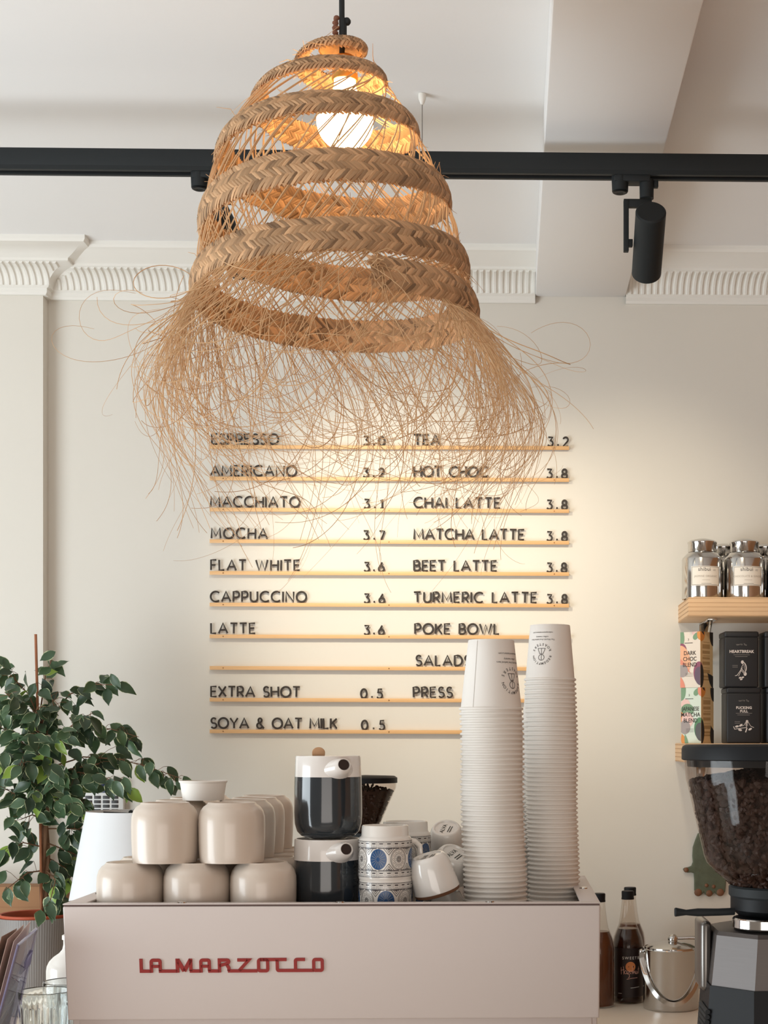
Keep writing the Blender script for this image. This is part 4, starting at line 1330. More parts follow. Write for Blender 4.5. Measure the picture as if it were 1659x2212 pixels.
# tea cartons
CRT1 = mat('carton_cream', (236, 222, 206), 0.6, var=0.01)
CRT2 = mat('carton_mint', (220, 230, 214), 0.6, var=0.01)
KRAFT = mat('carton_kraft', (226, 194, 146), 0.65, var=0.02)
PK = {k: mat('print_' + k, c, 0.6) for k, c in dict(green=(126, 158, 124), darkgreen=(62, 76, 62), plum=(150, 84, 106), aubergine=(108, 88, 104), peach=(240, 180, 142), orange=(226, 148, 74), salmon=(232, 146, 122), pink=(240, 200, 190), grey=(168, 156, 152), ink=(48, 38, 36), kraftdark=(184, 150, 104), leafdark=(58, 54, 52), grn=(92, 140, 100), slate=(92, 90, 90)).items()}
def blob(cx, cy, rx, ry, rot=0.0, n=20, pw=1.0):
    c, s = math.cos(rot), math.sin(rot)
    pts = []
    for i in range(n):
        a = 2 * PI * i / n
        x, y = rx * math.copysign(abs(math.cos(a)) ** pw, math.cos(a)), ry * math.copysign(abs(math.sin(a)) ** pw, math.sin(a))
        pts.append((cx + x * c - y * s, cy + x * s + y * c))
    return pts, [tuple(range(n))]
def leaf2(cx, cy, L, w, rot):
    pts = [(math.cos(a) * L / 2, math.sin(a) * w / 2 * (1 - 0.35 * math.cos(a))) for a in [2 * PI * i / 18 for i in range(18)]]
    pts[0] = (L * .62, 0)
    c, s = math.cos(rot), math.sin(rot)
    return [(cx + x * c - y * s, cy + x * s + y * c) for x, y in pts], [tuple(range(18))]
def clip_poly(vf, x0, x1, y0, y1):
    pts = [vf[0][i] for i in vf[1][0]]
    for ax, lim, sg in ((0, x0, 1), (0, x1, -1), (1, y0, 1), (1, y1, -1)):
        out = []
        for i in range(len(pts)):
            a, b = pts[i], pts[(i + 1) % len(pts)]
            da, db = (a[ax] - lim) * sg, (b[ax] - lim) * sg
            if da >= 0: out.append(a)
            if da * db < 0:
                q = da / (da - db); out.append((a[0] + (b[0] - a[0]) * q, a[1] + (b[1] - a[1]) * q))
        pts = out
        if len(pts) < 3: return None
    return pts, [tuple(range(len(pts)))]
def carton(z, h, base_mat, shapes, kshapes, words, label, jog):
    W, D = 0.062, 0.058
    yb = 3.905
    t = thing('tea_carton', label, 'tea carton', (X(1513 + jog, yb), yb, z), (0, 0, math.radians(-41)), 'tea cartons on the lower shelf')
    # local: corner edge at the origin, printed face along -x, kraft face along +y
    mb = MB().box(-W, 0, 0, D, 0, h, 0.0006)
    for i, f in enumerate(mb.f):
        c = sum((Vector(mb.v[j]) for j in f), Vector()) / len(f)
        if c.x > -0.0008: mb.m[i] = 1
    bx = obj('carton_box', mb, [base_mat, KRAFT], t, smooth=False)
    e = 0.0003
    layer = 0
    for (mname, vf) in shapes:
        vf = clip_poly(vf, -W, 0, 0, h); layer += 1
        if vf: obj('printed_fruit', MB().add([(x, -e - layer * 0.00004, y) for x, y in vf[0]], vf[1]), PK[mname], bx)
    layer = 0
    for (mname, vf) in kshapes:
        vf = clip_poly(vf, 0, D, 0, h); layer += 1
        if vf: obj('printed_fruit', MB().add([(e + layer * 0.00004, x, y) for x, y in vf[0]], vf[1]), PK[mname], bx)
    mb = MB()
    for k, wd_ in enumerate(words):
        put2d(mb, shift2d(text2d(wd_, 0.0150, 0.004, spacing=1.0), -W * 0.52, h * (0.585 - 0.105 * k), 0.0, 0.82 if len(wd_) > 6 else 0.95), lambda x, y: (x, -e - 0.0008, y))
    put2d(mb, grid2d(-W * .78, -W * .38, h * .797, h * .806, 1, 1), lambda x, y: (x, -e - 0.0008, y))
    put2d(mb, ribbon2d([(-W * .60, h * .845), (-W * .57, h * .865), (-W * .60, h * .885)], 0.0009), lambda x, y: (x, -e - 0.0008, y))
    for k in range(3):
        put2d(mb, grid2d(-W * .74, -W * .36, h * (.255 - .025 * k), h * (.259 - .025 * k), 1, 1), lambda x, y: (x, -e - 0.0008, y))
    obj('carton_lettering', mb, PK['ink'], bx)
    mb = MB()
    for k, (y0, hh) in enumerate(((.90, .008), (.79, .075), (.70, .05), (.655, .01), (.60, .035), (.50, .055), (.44, .008), (.35, .06), (.27, .035), (.22, .03))):
        put2d(mb, grid2d(D * .16 + D * .06 * (k % 3 == 0), D * .74, h * (y0 - .09), h * (y0 - .09 + hh), 1, 1), lambda x, y: (e, x, y))
    obj('small_print', mb, PK['kraftdark'], bx)
    return t
W_, H_, D_ = 0.062, 0.1435, 0.058
h = H_
fruit = lambda top, low: [(top, blob(-0.004, h * .27, .017, .028)), (low, blob(-0.002, h * .205, .0155, .024, 0.15)), ]
sh1 = [('green', leaf2(-W_, h * .90, .05, .026, 1.4)), ('pink', blob(-.012, h * .99, .014, .012)), ('green', leaf2(-.012, h * .93, .026, .014, .8)), ('orange', blob(0.0, h * .95, .010, .015)),
       ('plum', blob(-W_ + .004, h * .66, .016, .020)), ('peach', blob(-W_ + .010, h * .52, .020, .036, .35)), ('salmon', leaf2(-W_ + .012, h * .40, .05, .010, -0.8)), ('grey', blob(-W_ + .006, h * .30, .018, .016)),
       ('salmon', leaf2(-W_ + .006, h * .06, .035, .014, 1.8))] + fruit('plum', 'aubergine')
ks = lambda top, low, lf: [('orange', blob(0.002, h * .95, .018, .018)), ('leafdark', leaf2(.010, h * 1.0, .02, .008, -0.9)), ('leafdark', blob(D_, h * .96, .016, .030)), (top, blob(-.004, h * .27, .017, .028)), (low, blob(.002, h * .205, .0125, .030, 0.0)), ('leafdark', leaf2(D_ - .004, h * .12, .05, .026, 1.9 if lf else 2.4))]
carton(SH2 + H_ + 0.0004, H_, CRT1, sh1, ks('plum', 'leafdark', 0), ['DARK', 'CHOC', 'BLEND'], 'cream tea carton printed dark choc blend, on top of the other carton', 0)
sh2 = [('green', leaf2(-W_ + .004, h * .92, .046, .022, 1.25)), ('pink', blob(-W_ + .014, h * .70, .014, .014)), ('green', blob(-W_ + .020, h * .60, .020, .016)), ('orange', blob(-W_, h * .44, .010, .018)), ('pink', blob(-W_ + .020, h * .42, .018, .020)),
       ('grey', blob(-W_ + .012, h * .29, .017, .018)), ('orange', leaf2(-W_ + .008, h * .06, .03, .016, 1.9)), ('green', leaf2(-W_ + .016, h * .05, .03, .010, 1.8)), ('green', leaf2(-.012, h * .93, .026, .014, .8)), ('salmon', blob(0, h * .95, .010, .015))] + fruit('grn', 'slate')
carton(SH2 + 0.0002, H_, CRT2, sh2, ks('grn', 'leafdark', 1), ['JAPANESE', 'MATCHA', 'BLEND'], 'mint green tea carton printed japanese matcha blend, under the dark choc one', 1.5)

# black tea tins
TIN = mat('black_tin', (30, 31, 34), 0.5, var=0.05)
TINP = mat('tin_white_print', (226, 214, 206), 0.6)
TINF = mat('tin_faint_print', (150, 142, 136), 0.6)
def tin(px, z, words, art, label):
    Y = 3.90
    Wt, Dt, Ht = 0.088, 0.088, 0.1435
    t = thing('tea_tin', label, 'tea tin', (X(px, Y), Y, z), (0, 0, math.radians(1.5)), 'black tea tins on the lower shelf')
    b = obj('tin_body', MB().box(-Wt / 2, Wt / 2, 0, Dt, 0, Ht - 0.014, 0.004, seg=3), TIN, t)
    obj('tin_lid', MB().box(-Wt / 2 - 0.0008, Wt / 2 + 0.0008, -0.0008, Dt + 0.0008, Ht - 0.016, Ht, 0.005, seg=3), TIN, t)
    f = lambda x, y: (x, -0.0004, y)
    if words:
        mb = MB(); m2 = MB()
        for i, c in enumerate('Vanity Tea'):
            put2d(m2, shift2d(text2d(c, 0.0062), (i - 4.5) * 0.0026, Ht * .755 - ((i - 4.5) * 0.0026) ** 2 * 12, -(i - 4.5) * 0.055), f)
        for k, wd_ in enumerate(words):
            put2d(mb, shift2d(text2d(wd_, 0.0092 if len(words) > 1 else 0.0100, 0.035, spacing=1.05), 0, Ht * .615 - k * 0.0088), f)
        for k in range(2):
            put2d(m2, grid2d(-0.021 + .004 * k, 0.021 - .006 * k, Ht * (.575 - .03 * k) - (.006 if len(words) > 1 else 0), Ht * (.581 - .03 * k) - (.006 if len(words) > 1 else 0), 1, 1), f)
        for k in range(2):
            put2d(m2, grid2d(-0.024, -0.010, Ht * (.385 - .028 * k), Ht * (.391 - .028 * k), 1, 1), f)
        s = 0.001
        def ln(pts, w=0.0011): put2d(mb, ribbon2d([(x * s, Ht * .33 + y * s) for x, y in pts], w), f)
        if art == 'sitting':
            put2d(mb, disc2d(0.002, Ht * .33 + .017, .0038, .0045), f)
            ln([(4, 17)] + arc2d(-2, 2, 14, 17, 65, -60, 12), 0.0022); ln([(4, 12), (0, 4), (-2, -1), (3, 3)]); ln([(8, -10), (0, 0), (-12, -17), (-17, -18)], 0.0014); ln([(6, -12), (-1, -4), (-8, -19)], 0.0012)
            for k in range(5): ln([(4 + k * .8, 11 - k * 3.6), (9 + k * .5, 9 - k * 3.8)], 0.0008)
            put2d(mb, blob(.009, Ht * .33 - .013, .004, .005), f)
            for x, y in ((-4, -23), (3, -22), (-1, -27)): put2d(mb, blob(x * s, Ht * .33 + y * s, .0035, .002, .3), f)
        else:
            put2d(mb, disc2d(0.008, Ht * .30 + .013, .0034, .0038), f)
            ln([(8, 10), (6, 2), (7, -8)], 0.0016); ln([(3, 6), (12, 6)], .0012); ln([(12, 6), (17, -3), (26, -7)], 0.0011); ln([(4, 6), (0, -1), (-6, -3)], .0011)
            for k in range(4): ln([(3.5, 4 - k * 2), (10.5, 4 - k * 2)], 0.0007)
            ln([(6, -7), (-12, -9), (-24, -11), (-27, -4)], 0.0015); ln([(8, -8), (4, -19)], 0.0028)
            for x, y, r in ((-18, -4, .2), (-8, -1, .6), (-10, -13, -.2), (16, -11, .5)): put2d(mb, blob(x * s, Ht * .33 + y * s, .005, .0026, r), f)
        obj('white_print', mb, TINP, b); obj('faint_print', m2, TINF, b)
    return t
tin(1602, SH2 + H_ + 0.0004, ['HEARTBREAK'], 'sitting', 'black tea tin with white word heartbreak, on top beside the cartons')
tin(1607, SH2 + 0.0002, ['FUCKING', 'FULL'], 'lying', 'black tea tin with a reclining skeleton print, under the heartbreak tin')
tin(1689, SH2 + H_ + 0.0004, None, None, 'black tea tin on top at the right edge, right of the heartbreak tin')
tin(1693, SH2 + 0.0002, None, None, 'black tea tin at the right edge, right of the reclining skeleton tin')

# ------------------------------------------------------------------ coffee grinder at the right
HOP = clear_mat('hopper_plastic', (0.92, 0.89, 0.87), 0.04, 0.6)
BEAN = mat('coffee_beans', (50, 31, 21), 0.55, var=0.45, vscale=70, spec=0.25)
def bean_heap(mb, prof_r, z0, z1, n, size, seed, cx=0, cy=0):
    """beans pressed against the hopper wall and heaped on top"""
    g = random.Random(seed)
    for i in range(n):
        if g.random() < 0.8:
            z = z0 + (z1 - z0) * g.random(); r = prof_r(z) - size * 0.62; a = g.uniform(0, 2 * PI)
        else:
            a = g.uniform(0, 2 * PI); q = math.sqrt(g.random()); r = (prof_r(z1) - size) * q; z = z1 + (1 - q) * size * 3.2 - size * 0.2
        k = len(mb.v)
        mb.ball((0, 0, 0), size, size * 0.72, size * 0.55, 8)
        M = Matrix.Translation((cx + r * math.cos(a), cy + r * math.sin(a), z)) @ Matrix.Rotation(g.uniform(0, 6), 4, 'Z') @ Matrix.Rotation(g.uniform(0, 6), 4, 'X') @ Matrix.Rotation(g.uniform(0, 6), 4, 'Y')
        mb.tf(M, k)
GY = 1.75
gs = S(GY)
GX = X(1682, GY)
gz = lambda py: Z(py, GY, 1660) - FTOP
gr = thing('coffee_grinder', 'big coffee grinder with full bean hopper in front at the right edge', 'coffee grinder', (GX, GY, FTOP))
k_ = 1 / gs
obj('hopper_lid', MB().lathe([(0, gz(1607)), (200 * k_, gz(1608)), (208 * k_, gz(1612)), (210 * k_, gz(1618)), (210 * k_, gz(1640)), (206 * k_, gz(1642)), (0, gz(1642))], 80), BLACKP, gr)
HP = [(1642, 205), (1682, 201), (1700, 196), (1760, 182), (1850, 161), (1864, 155), (1880, 140), (1914, 98)]
hop = [(r * k_, gz(y)) for y, r in HP]
obj('hopper', MB().lathe(hop + [(r - 0.0022, z) for r, z in hop[::-1]] + [hop[0]], 80), HOP, gr)
obj('hopper_collar', MB().lathe([(205 * k_ - 0.003, gz(1641)), (203 * k_ - 0.003, gz(1656)), (200 * k_ - 0.004, gz(1656)), (0.09, gz(1641))], 64), BLACKP, gr)
def hr(z):
    tab = sorted([(zz, rr_) for rr_, zz in hop])
    return interp(tab, z) - 0.0028
mb = MB()
btop = 1687
mb.lathe([(0, gz(1912))] + [(hr(gz(y)) - 0.006, gz(y)) for y in (1912, 1880, 1850, 1800, 1750, 1710, btop)] + [(0.06, gz(btop) + 0.006), (0, gz(btop) + 0.012)], 48)
bean_heap(mb, hr, gz(1910), gz(btop), 2300, 0.0062, 3)
bo = obj('coffee_beans', mb, BEAN, gr); bo['kind'] = 'stuff'
mb = MB().lathe([(0, gz(1911)), (104 * k_, gz(1911)), (108 * k_, gz(1915)), (108 * k_, gz(1932)), (103 * k_, gz(1938)), (103 * k_, gz(1960)), (0, gz(1960))], 56)
obj('grinder_neck', mb, BLACK, gr)
mb = MB().lathe([(0, gz(2016)), (78 * k_, gz(2016)), (78 * k_, gz(1985)), (92 * k_, gz(1972)), (104 * k_, gz(1962)), (104 * k_, gz(1936)), (0, gz(1936))], 56)
obj('grinder_throat', mb, BLACKP, gr)
# doser lever sticking out to the left
mb = MB()
mb.tube([(-100 * k_, -0.012, gz(1966)), (-135 * k_, -0.014, gz(1967)), (-180 * k_, -0.016, gz(1967)), (-205 * k_, -0.017, gz(1967)), (-228 * k_, -0.018, gz(1966)), (-230 * k_, -0.018, gz(1966))],
        [0.0042, 0.0042, 0.0046, 0.0032, 0.0052, 0.0045], 12)
obj('lever', mb, BLACK, gr)
obj('white_tag', MB().box(-0.003, 0.03, -0.057, -0.0550, gz(1955), gz(1943), 0.0005), PAPER, gr)
# knurled chrome ring
ring = MB().lathe([(0.020, 0), (0.036, 0), (0.0375, 0.0015), (0.0375, 0.0105), (0.036, 0.012), (0.020, 0.012)], 96, mod=lambda a, z: 1 + (0.008 if int(a / (2 * PI) * 96) % 2 else 0))
ring.tf(Matrix.Translation((-38 * k_, -0.030, gz(1997))) )
obj('adjusting_ring', ring, STEEL, gr)
# aluminium housing, chamfered like an octagon
def octo(xl, xr, yf, yb, c): return [(xl + c, yf), (xr - c, yf), (xr, yf + c), (xr, yb - c), (xr - c, yb), (xl + c, yb), (xl, yb - c), (xl, yf + c)]
def loft(mb, sections):
    n = len(sections[0][0]); vs = []; fs = []
    for pts, z in sections: vs += [(x, y, z) for x, y in pts]
    for i in range(len(sections) - 1):
        for j in range(n):
            fs.append((i * n + j, i * n + (j + 1) % n, (i + 1) * n + (j + 1) % n, (i + 1) * n + j))
    fs.append(tuple(range(n - 1, -1, -1))); fs.append(tuple(range((len(sections) - 1) * n, len(sections) * n)))
    return mb.add(vs, fs)
mb = MB()
loft(mb, [(octo(-154 * k_, 0.085, -0.075, 0.085, 0.042), gz(2118)), (octo(-143 * k_, 0.080, -0.072, 0.080, 0.040), gz(2012)), (octo(-138 * k_, 0.076, -0.068, 0.076, 0.038), gz(2004)), (octo(-120 * k_, 0.066, -0.056, 0.066, 0.034), gz(1999))])
obj('aluminium_housing', mb, BRUSH, gr, sharp=20)
mb = MB()
loft(mb, [(octo(-170 * k_, 0.095, -0.085, 0.095, 0.046), 0.0), (octo(-166 * k_, 0.093, -0.083, 0.093, 0.046), gz(2230)), (octo(-158 * k_, 0.087, -0.077, 0.087, 0.043), gz(2118))])
obj('lower_body', mb, BLACKP, gr, sharp=20)
GLS = mat('grey_side_casting', (118, 114, 110), 0.28, 0.85, var=0.08)
mb = MB().box(-170 * k_, -146 * k_, -0.005, 0.060, gz(2140), gz(1988), 0.006, seg=3)
obj('side_casting', mb, GLS, gr)
mb = MB()
for k in range(6):
    z = gz(2172 + 11 * k)
    mb.tube([(-164 * k_ - 0.0004 * k, -0.040, z), (-164 * k_ - 0.0004 * k, 0.02, z)], 0.0028, 8)
obj('side_grip', mb, BLACK, gr)
pl = obj('name_plate', MB().box(-76 * k_, 0.06, -0.0865, -0.0845, gz(2290), gz(2197), 0.0005), mat('plate_steel', (186, 176, 168), 0.4, 0.7), gr)
obj('plate_screw', MB().lathe([(0, 0.0018), (0.0028, 0.0015), (0.0034, 0)], 14).tf(Matrix.Translation((-66 * k_, -0.0865, gz(2206))) @ Matrix.Rotation(PI / 2, 4, 'X')), STEEL, pl)

# ------------------------------------------------------------------ second grinder, behind the teapots on the back counter
Y2 = 3.72
k2 = 1 / S(Y2)
hx = X(789, Y2)
g2 = thing('coffee_grinder', 'small coffee grinder on the back counter, hopper showing behind the tall teapot', 'coffee grinder', (hx, Y2, CTOP))
g2z = lambda py: Z(py, Y2, 800) - CTOP
obj('hopper_lid', MB().lathe([(0, g2z(1674)), (63 * k2, g2z(1676)), (69 * k2, g2z(1680)), (69 * k2, g2z(1691)), (0, g2z(1692))], 56), BLACKP, g2)
H2 = [(1691, 67), (1702, 66), (1716, 60), (1785, 30), (1800, 24)]
hop2 = [(r * k2, g2z(y)) for y, r in H2]
obj('hopper', MB().lathe(hop2 + [(r - 0.002, z) for r, z in hop2[::-1]] + [hop2[0]], 56), HOP, g2)
tab2 = sorted([(zz, rr_) for rr_, zz in hop2])
mb = MB()
f2 = lambda z: interp(tab2, z) - 0.0025
mb.lathe([(0, g2z(1798))] + [(f2(g2z(y)) - 0.004, g2z(y)) for y in (1798, 1770, 1740, 1722, 1708)] + [(0, g2z(1703))], 40)
bean_heap(mb, f2, g2z(1796), g2z(1707), 420, 0.0055, 9)
b2 = obj('coffee_beans', mb, BEAN, g2); b2['kind'] = 'stuff'
mb = MB().lathe([(0, 0.0), (0.085, 0.0), (0.088, 0.006), (0.080, 0.03), (0.062, 0.12), (0.058, g2z(1840)), (0.040, g2z(1812)), (0.034, g2z(1799)), (0, g2z(1799))], 48)
obj('grinder_body', mb, BLACK, g2)
obj('portafilter_fork', MB().tube([(0.0, -0.06, 0.13), (0.0, -0.10, 0.125), (0.02, -0.13, 0.122)], 0.005, 8), STEEL, g2)

# ------------------------------------------------------------------ bronze hand ornament on the wall
HMG = mat('green_patina', (92, 98, 78), 0.7, var=0.35, vscale=40, bump=0.6, bscale=90)
HMB = mat('brown_patina', (124, 84, 58), 0.55, var=0.25, vscale=60)
hy = WALL_Y - 0.012
out = [(1507, 1800), (1502, 1812), (1496, 1830), (1495, 1848), (1496, 1862), (1493, 1870), (1486, 1873), (1478, 1874), (1474.5, 1877), (1477, 1882), (1484, 1884.5), (1492, 1884), (1498, 1886),
       (1499, 1900), (1499, 1922), (1501, 1930), (1506, 1934.5), (1512, 1934), (1517, 1930), (1520, 1926), (1523, 1932), (1529, 1936), (1535, 1935), (1539.5, 1931), (1543, 1926), (1546, 1931), (1551, 1935), (1557, 1935),
       (1562, 1931), (1566, 1925), (1567.5, 1905), (1568, 1888), (1574, 1886), (1583, 1884), (1589, 1881), (1591, 1877), (1586, 1874), (1578, 1873), (1571, 1869), (1568, 1860), (1568, 1845), (1565, 1826), (1556, 1808), (1546, 1797), (1532, 1792), (1518, 1794)]
hc = P(1532, 1865, WALL_Y)
o2 = [((px - 1532) / S(WALL_Y), (1865 - py) / S(WALL_Y)) for px, py in out]
hm = thing('hand_ornament', 'greenish bronze hand ornament hanging fingers down on the wall behind the grinder', 'wall ornament', (hc.x, WALL_Y - 0.001, hc.z))
obj('hand_plate', MB().prism(o2, 0.010, Matrix.Rotation(PI / 2, 4, 'X'), bev=0.003), HMG, hm)
for (px, py, r) in ((1507, 1927, 8.5), (1531, 1929, 7.5), (1555, 1927, 8.5), (1525, 1912, 4.5), (1540.5, 1914.5, 4.5), (1481, 1878.5, 5.5)):
    q = r / S(WALL_Y)
    nm = 'finger_tip'
    obj(nm, MB().ball(((px - 1532) / S(WALL_Y), -0.0085, (1865 - py) / S(WALL_Y)), q, 0.005, q, 16), HMB, hm)

# ------------------------------------------------------------------ syrup bottles
SYRG = clear_mat('bottle_glass', (0.93, 0.90, 0.87), 0.03, 1.0)
SYR = mat('brown_syrup', (52, 22, 12), 0.2, trans=0.35, coat=0.4)
SYR2 = mat('amber_syrup', (98, 50, 20), 0.25, trans=0.35, coat=0.4)
LBLK = mat('bottle_label_dark', (34, 18, 16), 0.4)
LORG = mat('bottle_label_orange', (214, 128, 70), 0.5)
LPNK = mat('bottle_label_script', (226, 170, 150), 0.5)
LWHT = mat('bottle_label_white', (222, 214, 206), 0.5)
def bottle(px, Y, label, syr, printed, h=0.280):
    t = thing('syrup_bottle', label, 'bottle', (X(px, Y), Y, CTOP), (0, 0, 0), 'syrup bottles on the back counter')
    R = 0.0395
    out_ = [(0, 0.002), (R - 0.006, 0.0), (R - 0.001, 0.004), (R, 0.010), (R, 0.140), (R - 0.001, 0.150), (R - 0.004, 0.165), (R - 0.010, 0.180), (R - 0.0165, 0.195), (R - 0.020, 0.215), (0.0165, 0.240), (0.0150, 0.256), (0.0160, 0.258), (0.0160, 0.262), (0.0130, 0.264)]
    obj('bottle_glass', MB().lathe(out_, 48), SYRG, t, sharp=60)
    lv = 0.186
    ins = [(0, 0.004)] + [(r - 0.0022, max(z, 0.004)) for r, z in out_[1:8]] + [(R - 0.0145, lv), (0, lv)]
    obj('syrup', MB().lathe(ins, 48), syr, t, sharp=60)
    obj('cap', MB().lathe([(0.0128, 0.2600), (0.0160, 0.2590), (0.0162, 0.262), (0.0155, 0.264), (0.0158, h - 0.002), (0.0145, h), (0, h)], 32), BLACKP, t)
    def wrap(x, y, lift=0.0004):
        a = -PI / 2 + x / R
        return ((R + lift) * math.cos(a), (R + lift) * math.sin(a), y)
    if printed:
        g_ = grid2d(-R * 1.35, R * 1.35, 0.018, 0.140, 18, 1)
        lb = obj('wrap_label', MB().add([wrap(x, y) for x, y in g_[0]], g_[1]), LBLK, t)
        mb = MB(); put2d(mb, shift2d(text2d('SWEETBIRD', 0.0098, 0.006, spacing=1.35), 0.016, 0.1125), lambda x, y: wrap(x, y, .0008))
        put2d(mb, ribbon2d([(0.004, 0.041), (0.028, 0.043)], .0010), lambda x, y: wrap(x, y, .0008)); put2d(mb, ribbon2d([(-0.028, 0.027), (-0.018, 0.027)], .0010), lambda x, y: wrap(x, y, .0008))
        obj('white_lettering', mb, LWHT, lb)
        mb = MB(); put2d(mb, disc2d(0.004, 0.094, 0.0125, n=30), lambda x, y: wrap(x, y, .0008)); obj('orange_disc', mb, LORG, lb)
        mb = MB()
        s_ = 0.0011
        for st_ in ([(-10, 6), (-9.5, -10)], [(-5, 8), (-4, -10)], [(-11, -1), (-3, 1)], arc2d(0, -5, 2.6, 3.6, 60, 400, 12), [(2.6, -2), (3.2, -9)], [(4, -2), (8, -2), (4.2, -9), (7.6, -9), (8, -16), (5, -18)],
                    arc2d(11, -5, 2.2, 3.4, -10, 300, 10), [(14, 10), (14.6, -9)], [(16.5, -2), (17, -9), (18.5, -2), (21, -9)], [(22, -2), (22.4, -9), (25, -9), (25.6, -2), (26, -9)], [(29, 7), (28.6, -9)], [(26.5, 1), (31, 2)], [(2, -21), (14, -18.5), (26, -18)]):
            put2d(mb, ribbon2d([((x - 7) * s_ * 1.05, 0.086 + y * s_) for x, y in st_], 0.0011), lambda x, y: wrap(x, y, .0011))
        obj('script_lettering', mb, LPNK, lb)
    return t
bottle(1356, 3.85, 'dark syrup bottle with hazelnut label and black cap beside the ice bucket', SYR, True)
bottle(1294, 3.79, 'syrup bottle half hidden behind the right side of the coffee machine', SYR2, False)
bottle(1361, 3.945, 'syrup bottle standing directly behind the hazelnut bottle', SYR2, False)

# ------------------------------------------------------------------ ice bucket with tongs resting on its lid
IY = 3.76
ib = thing('ice_bucket', 'shiny steel ice bucket with hanging loop handle on the back counter', 'ice bucket', (X(1449, IY), IY, CTOP))
Rb = 0.0685; Hb = 0.149
obj('bucket_body', MB().lathe([(0, 0.0), (Rb - 0.004, 0.0), (Rb - 0.001, 0.002), (Rb, 0.006), (Rb, Hb - 0.004), (Rb + 0.001, Hb - 0.002), (Rb, Hb), (Rb - 0.003, Hb), (Rb - 0.003, 0.02), (0, 0.01)], 72), STEEL, ib, sharp=50)
obj('lid', MB().lathe([(Rb - 0.0035, Hb - 0.001), (Rb - 0.004, Hb + 0.003), (Rb - 0.020, Hb + 0.010), (0.02, Hb + 0.016), (0, Hb + 0.017)], 64), STEEL, ib, sharp=50)
obj('lid_knob', MB().ball((0.004, -0.012, Hb + 0.022), 0.0125, n=24), STEEL, ib)
vs = []
n = 30
mb = MB()
pts = []
for i in range(n + 1):
    a = PI + PI * i / n
    x = (Rb + 0.003) * math.cos(a)
    z = Hb - 0.010 + 0.118 * math.sin(a)
    y = -math.sqrt(max(0, (Rb + 0.0045) ** 2 - min(x * x, (Rb + 0.0045) ** 2)))
    pts.append((x, y - 0.001, z))
mb = MB()
vs, fs = [], []
for i, p in enumerate(pts):
    q = Vector((p[0], p[1], 0)).normalized()
    a = PI + PI * i / n
    nrm = Vector((math.cos(a) * 0.5, 0, math.sin(a))).normalized()
    for sx_, sn in ((0.0055, 0.0), (0.0055, 0.003), (-0.0055, 0.003), (-0.0055, 0.0)):
        vs.append(Vector(p) + nrm * sx_ + q * sn)
for i in range(n):
    for k in range(4): fs.append((i * 4 + k, i * 4 + (k + 1) % 4, (i + 1) * 4 + (k + 1) % 4, (i + 1) * 4 + k))
fs += [(3, 2, 1, 0), (n * 4, n * 4 + 1, n * 4 + 2, n * 4 + 3)]
mb.add(vs, fs)
for sx_ in (-1, 1):
    mb.ball((sx_ * (Rb + 0.004), 0, Hb - 0.010), 0.007, 0.007, 0.007, 14)
obj('loop_handle', mb, STEEL, ib, sharp=40)
lad = thing('scoop', 'steel scoop with a dark grip laid across the ice bucket lid', 'scoop', (X(1462, IY), IY - 0.006, CTOP + Hb + 0.021))
obj('scoop_handle', MB().tube([(0.0, 0, 0.003), (0.03, 0, 0.0035), (0.058, 0, 0.003)], [0.0045, 0.0042, 0.004], 12), STEEL, lad)
obj('dark_grip', MB().tube([(0.057, 0, 0.003), (0.062, 0, 0.003), (0.086, 0, 0.002)], [0.004, 0.0042, 0.0035], 12), BLACKP, lad)
# ------------------------------------------------------------------ wall keypad behind the plant
kp = P(228, 1724, WALL_Y)
kpd = thing('wall_keypad', 'white wall keypad with dark display half hidden behind the plant leaves', 'keypad', (kp.x, WALL_Y - 0.0005, kp.z))
kk = 1 / S(WALL_Y)
obj('keypad_case', MB().box(-43 * kk, 43 * kk, -0.022, 0, -41 * kk, 40 * kk, 0.004), mat('keypad_plastic', (226, 224, 220), 0.45), kpd)
obj('display', MB().box(-22 * kk, 35 * kk, -0.0235, -0.0215, 12 * kk, 32 * kk, 0.001), mat('keypad_display', (40, 46, 78), 0.2, var=0.3, vscale=30), kpd)
KB = mat('keypad_button', (64, 62, 62), 0.5)
for r in range(4):
    for c in range(4):
        obj('button', MB().box((-38 + 18.5 * c) * kk, (-24 + 18.5 * c) * kk, -0.0240, -0.0215, (-1 - 9.5 * r) * kk, (5.5 - 9.5 * r) * kk, 0.0008), KB, kpd)

# ------------------------------------------------------------------ cardboard box behind the plant
by = 3.985
cb = thing('cardboard_box', 'brown cardboard box on the back counter behind the potted plant', 'box', (X(25, by), by, CTOP))
kb = 1 / S(by)
bt = Z(1913, by, 60) - CTOP
CARD = mat('cardboard', (166, 122, 86), 0.8, var=0.06, vscale=12)
obj('box_carcass', MB().box(-150 * kb, 112 * kb, -0.05, 0.06, 0, bt, 0.001), CARD, cb)
obj('box_flap', MB().box(-150 * kb, 112 * kb, -0.0515, -0.05, bt - 0.05, bt + 0.0015, 0.0004), CARD, cb)

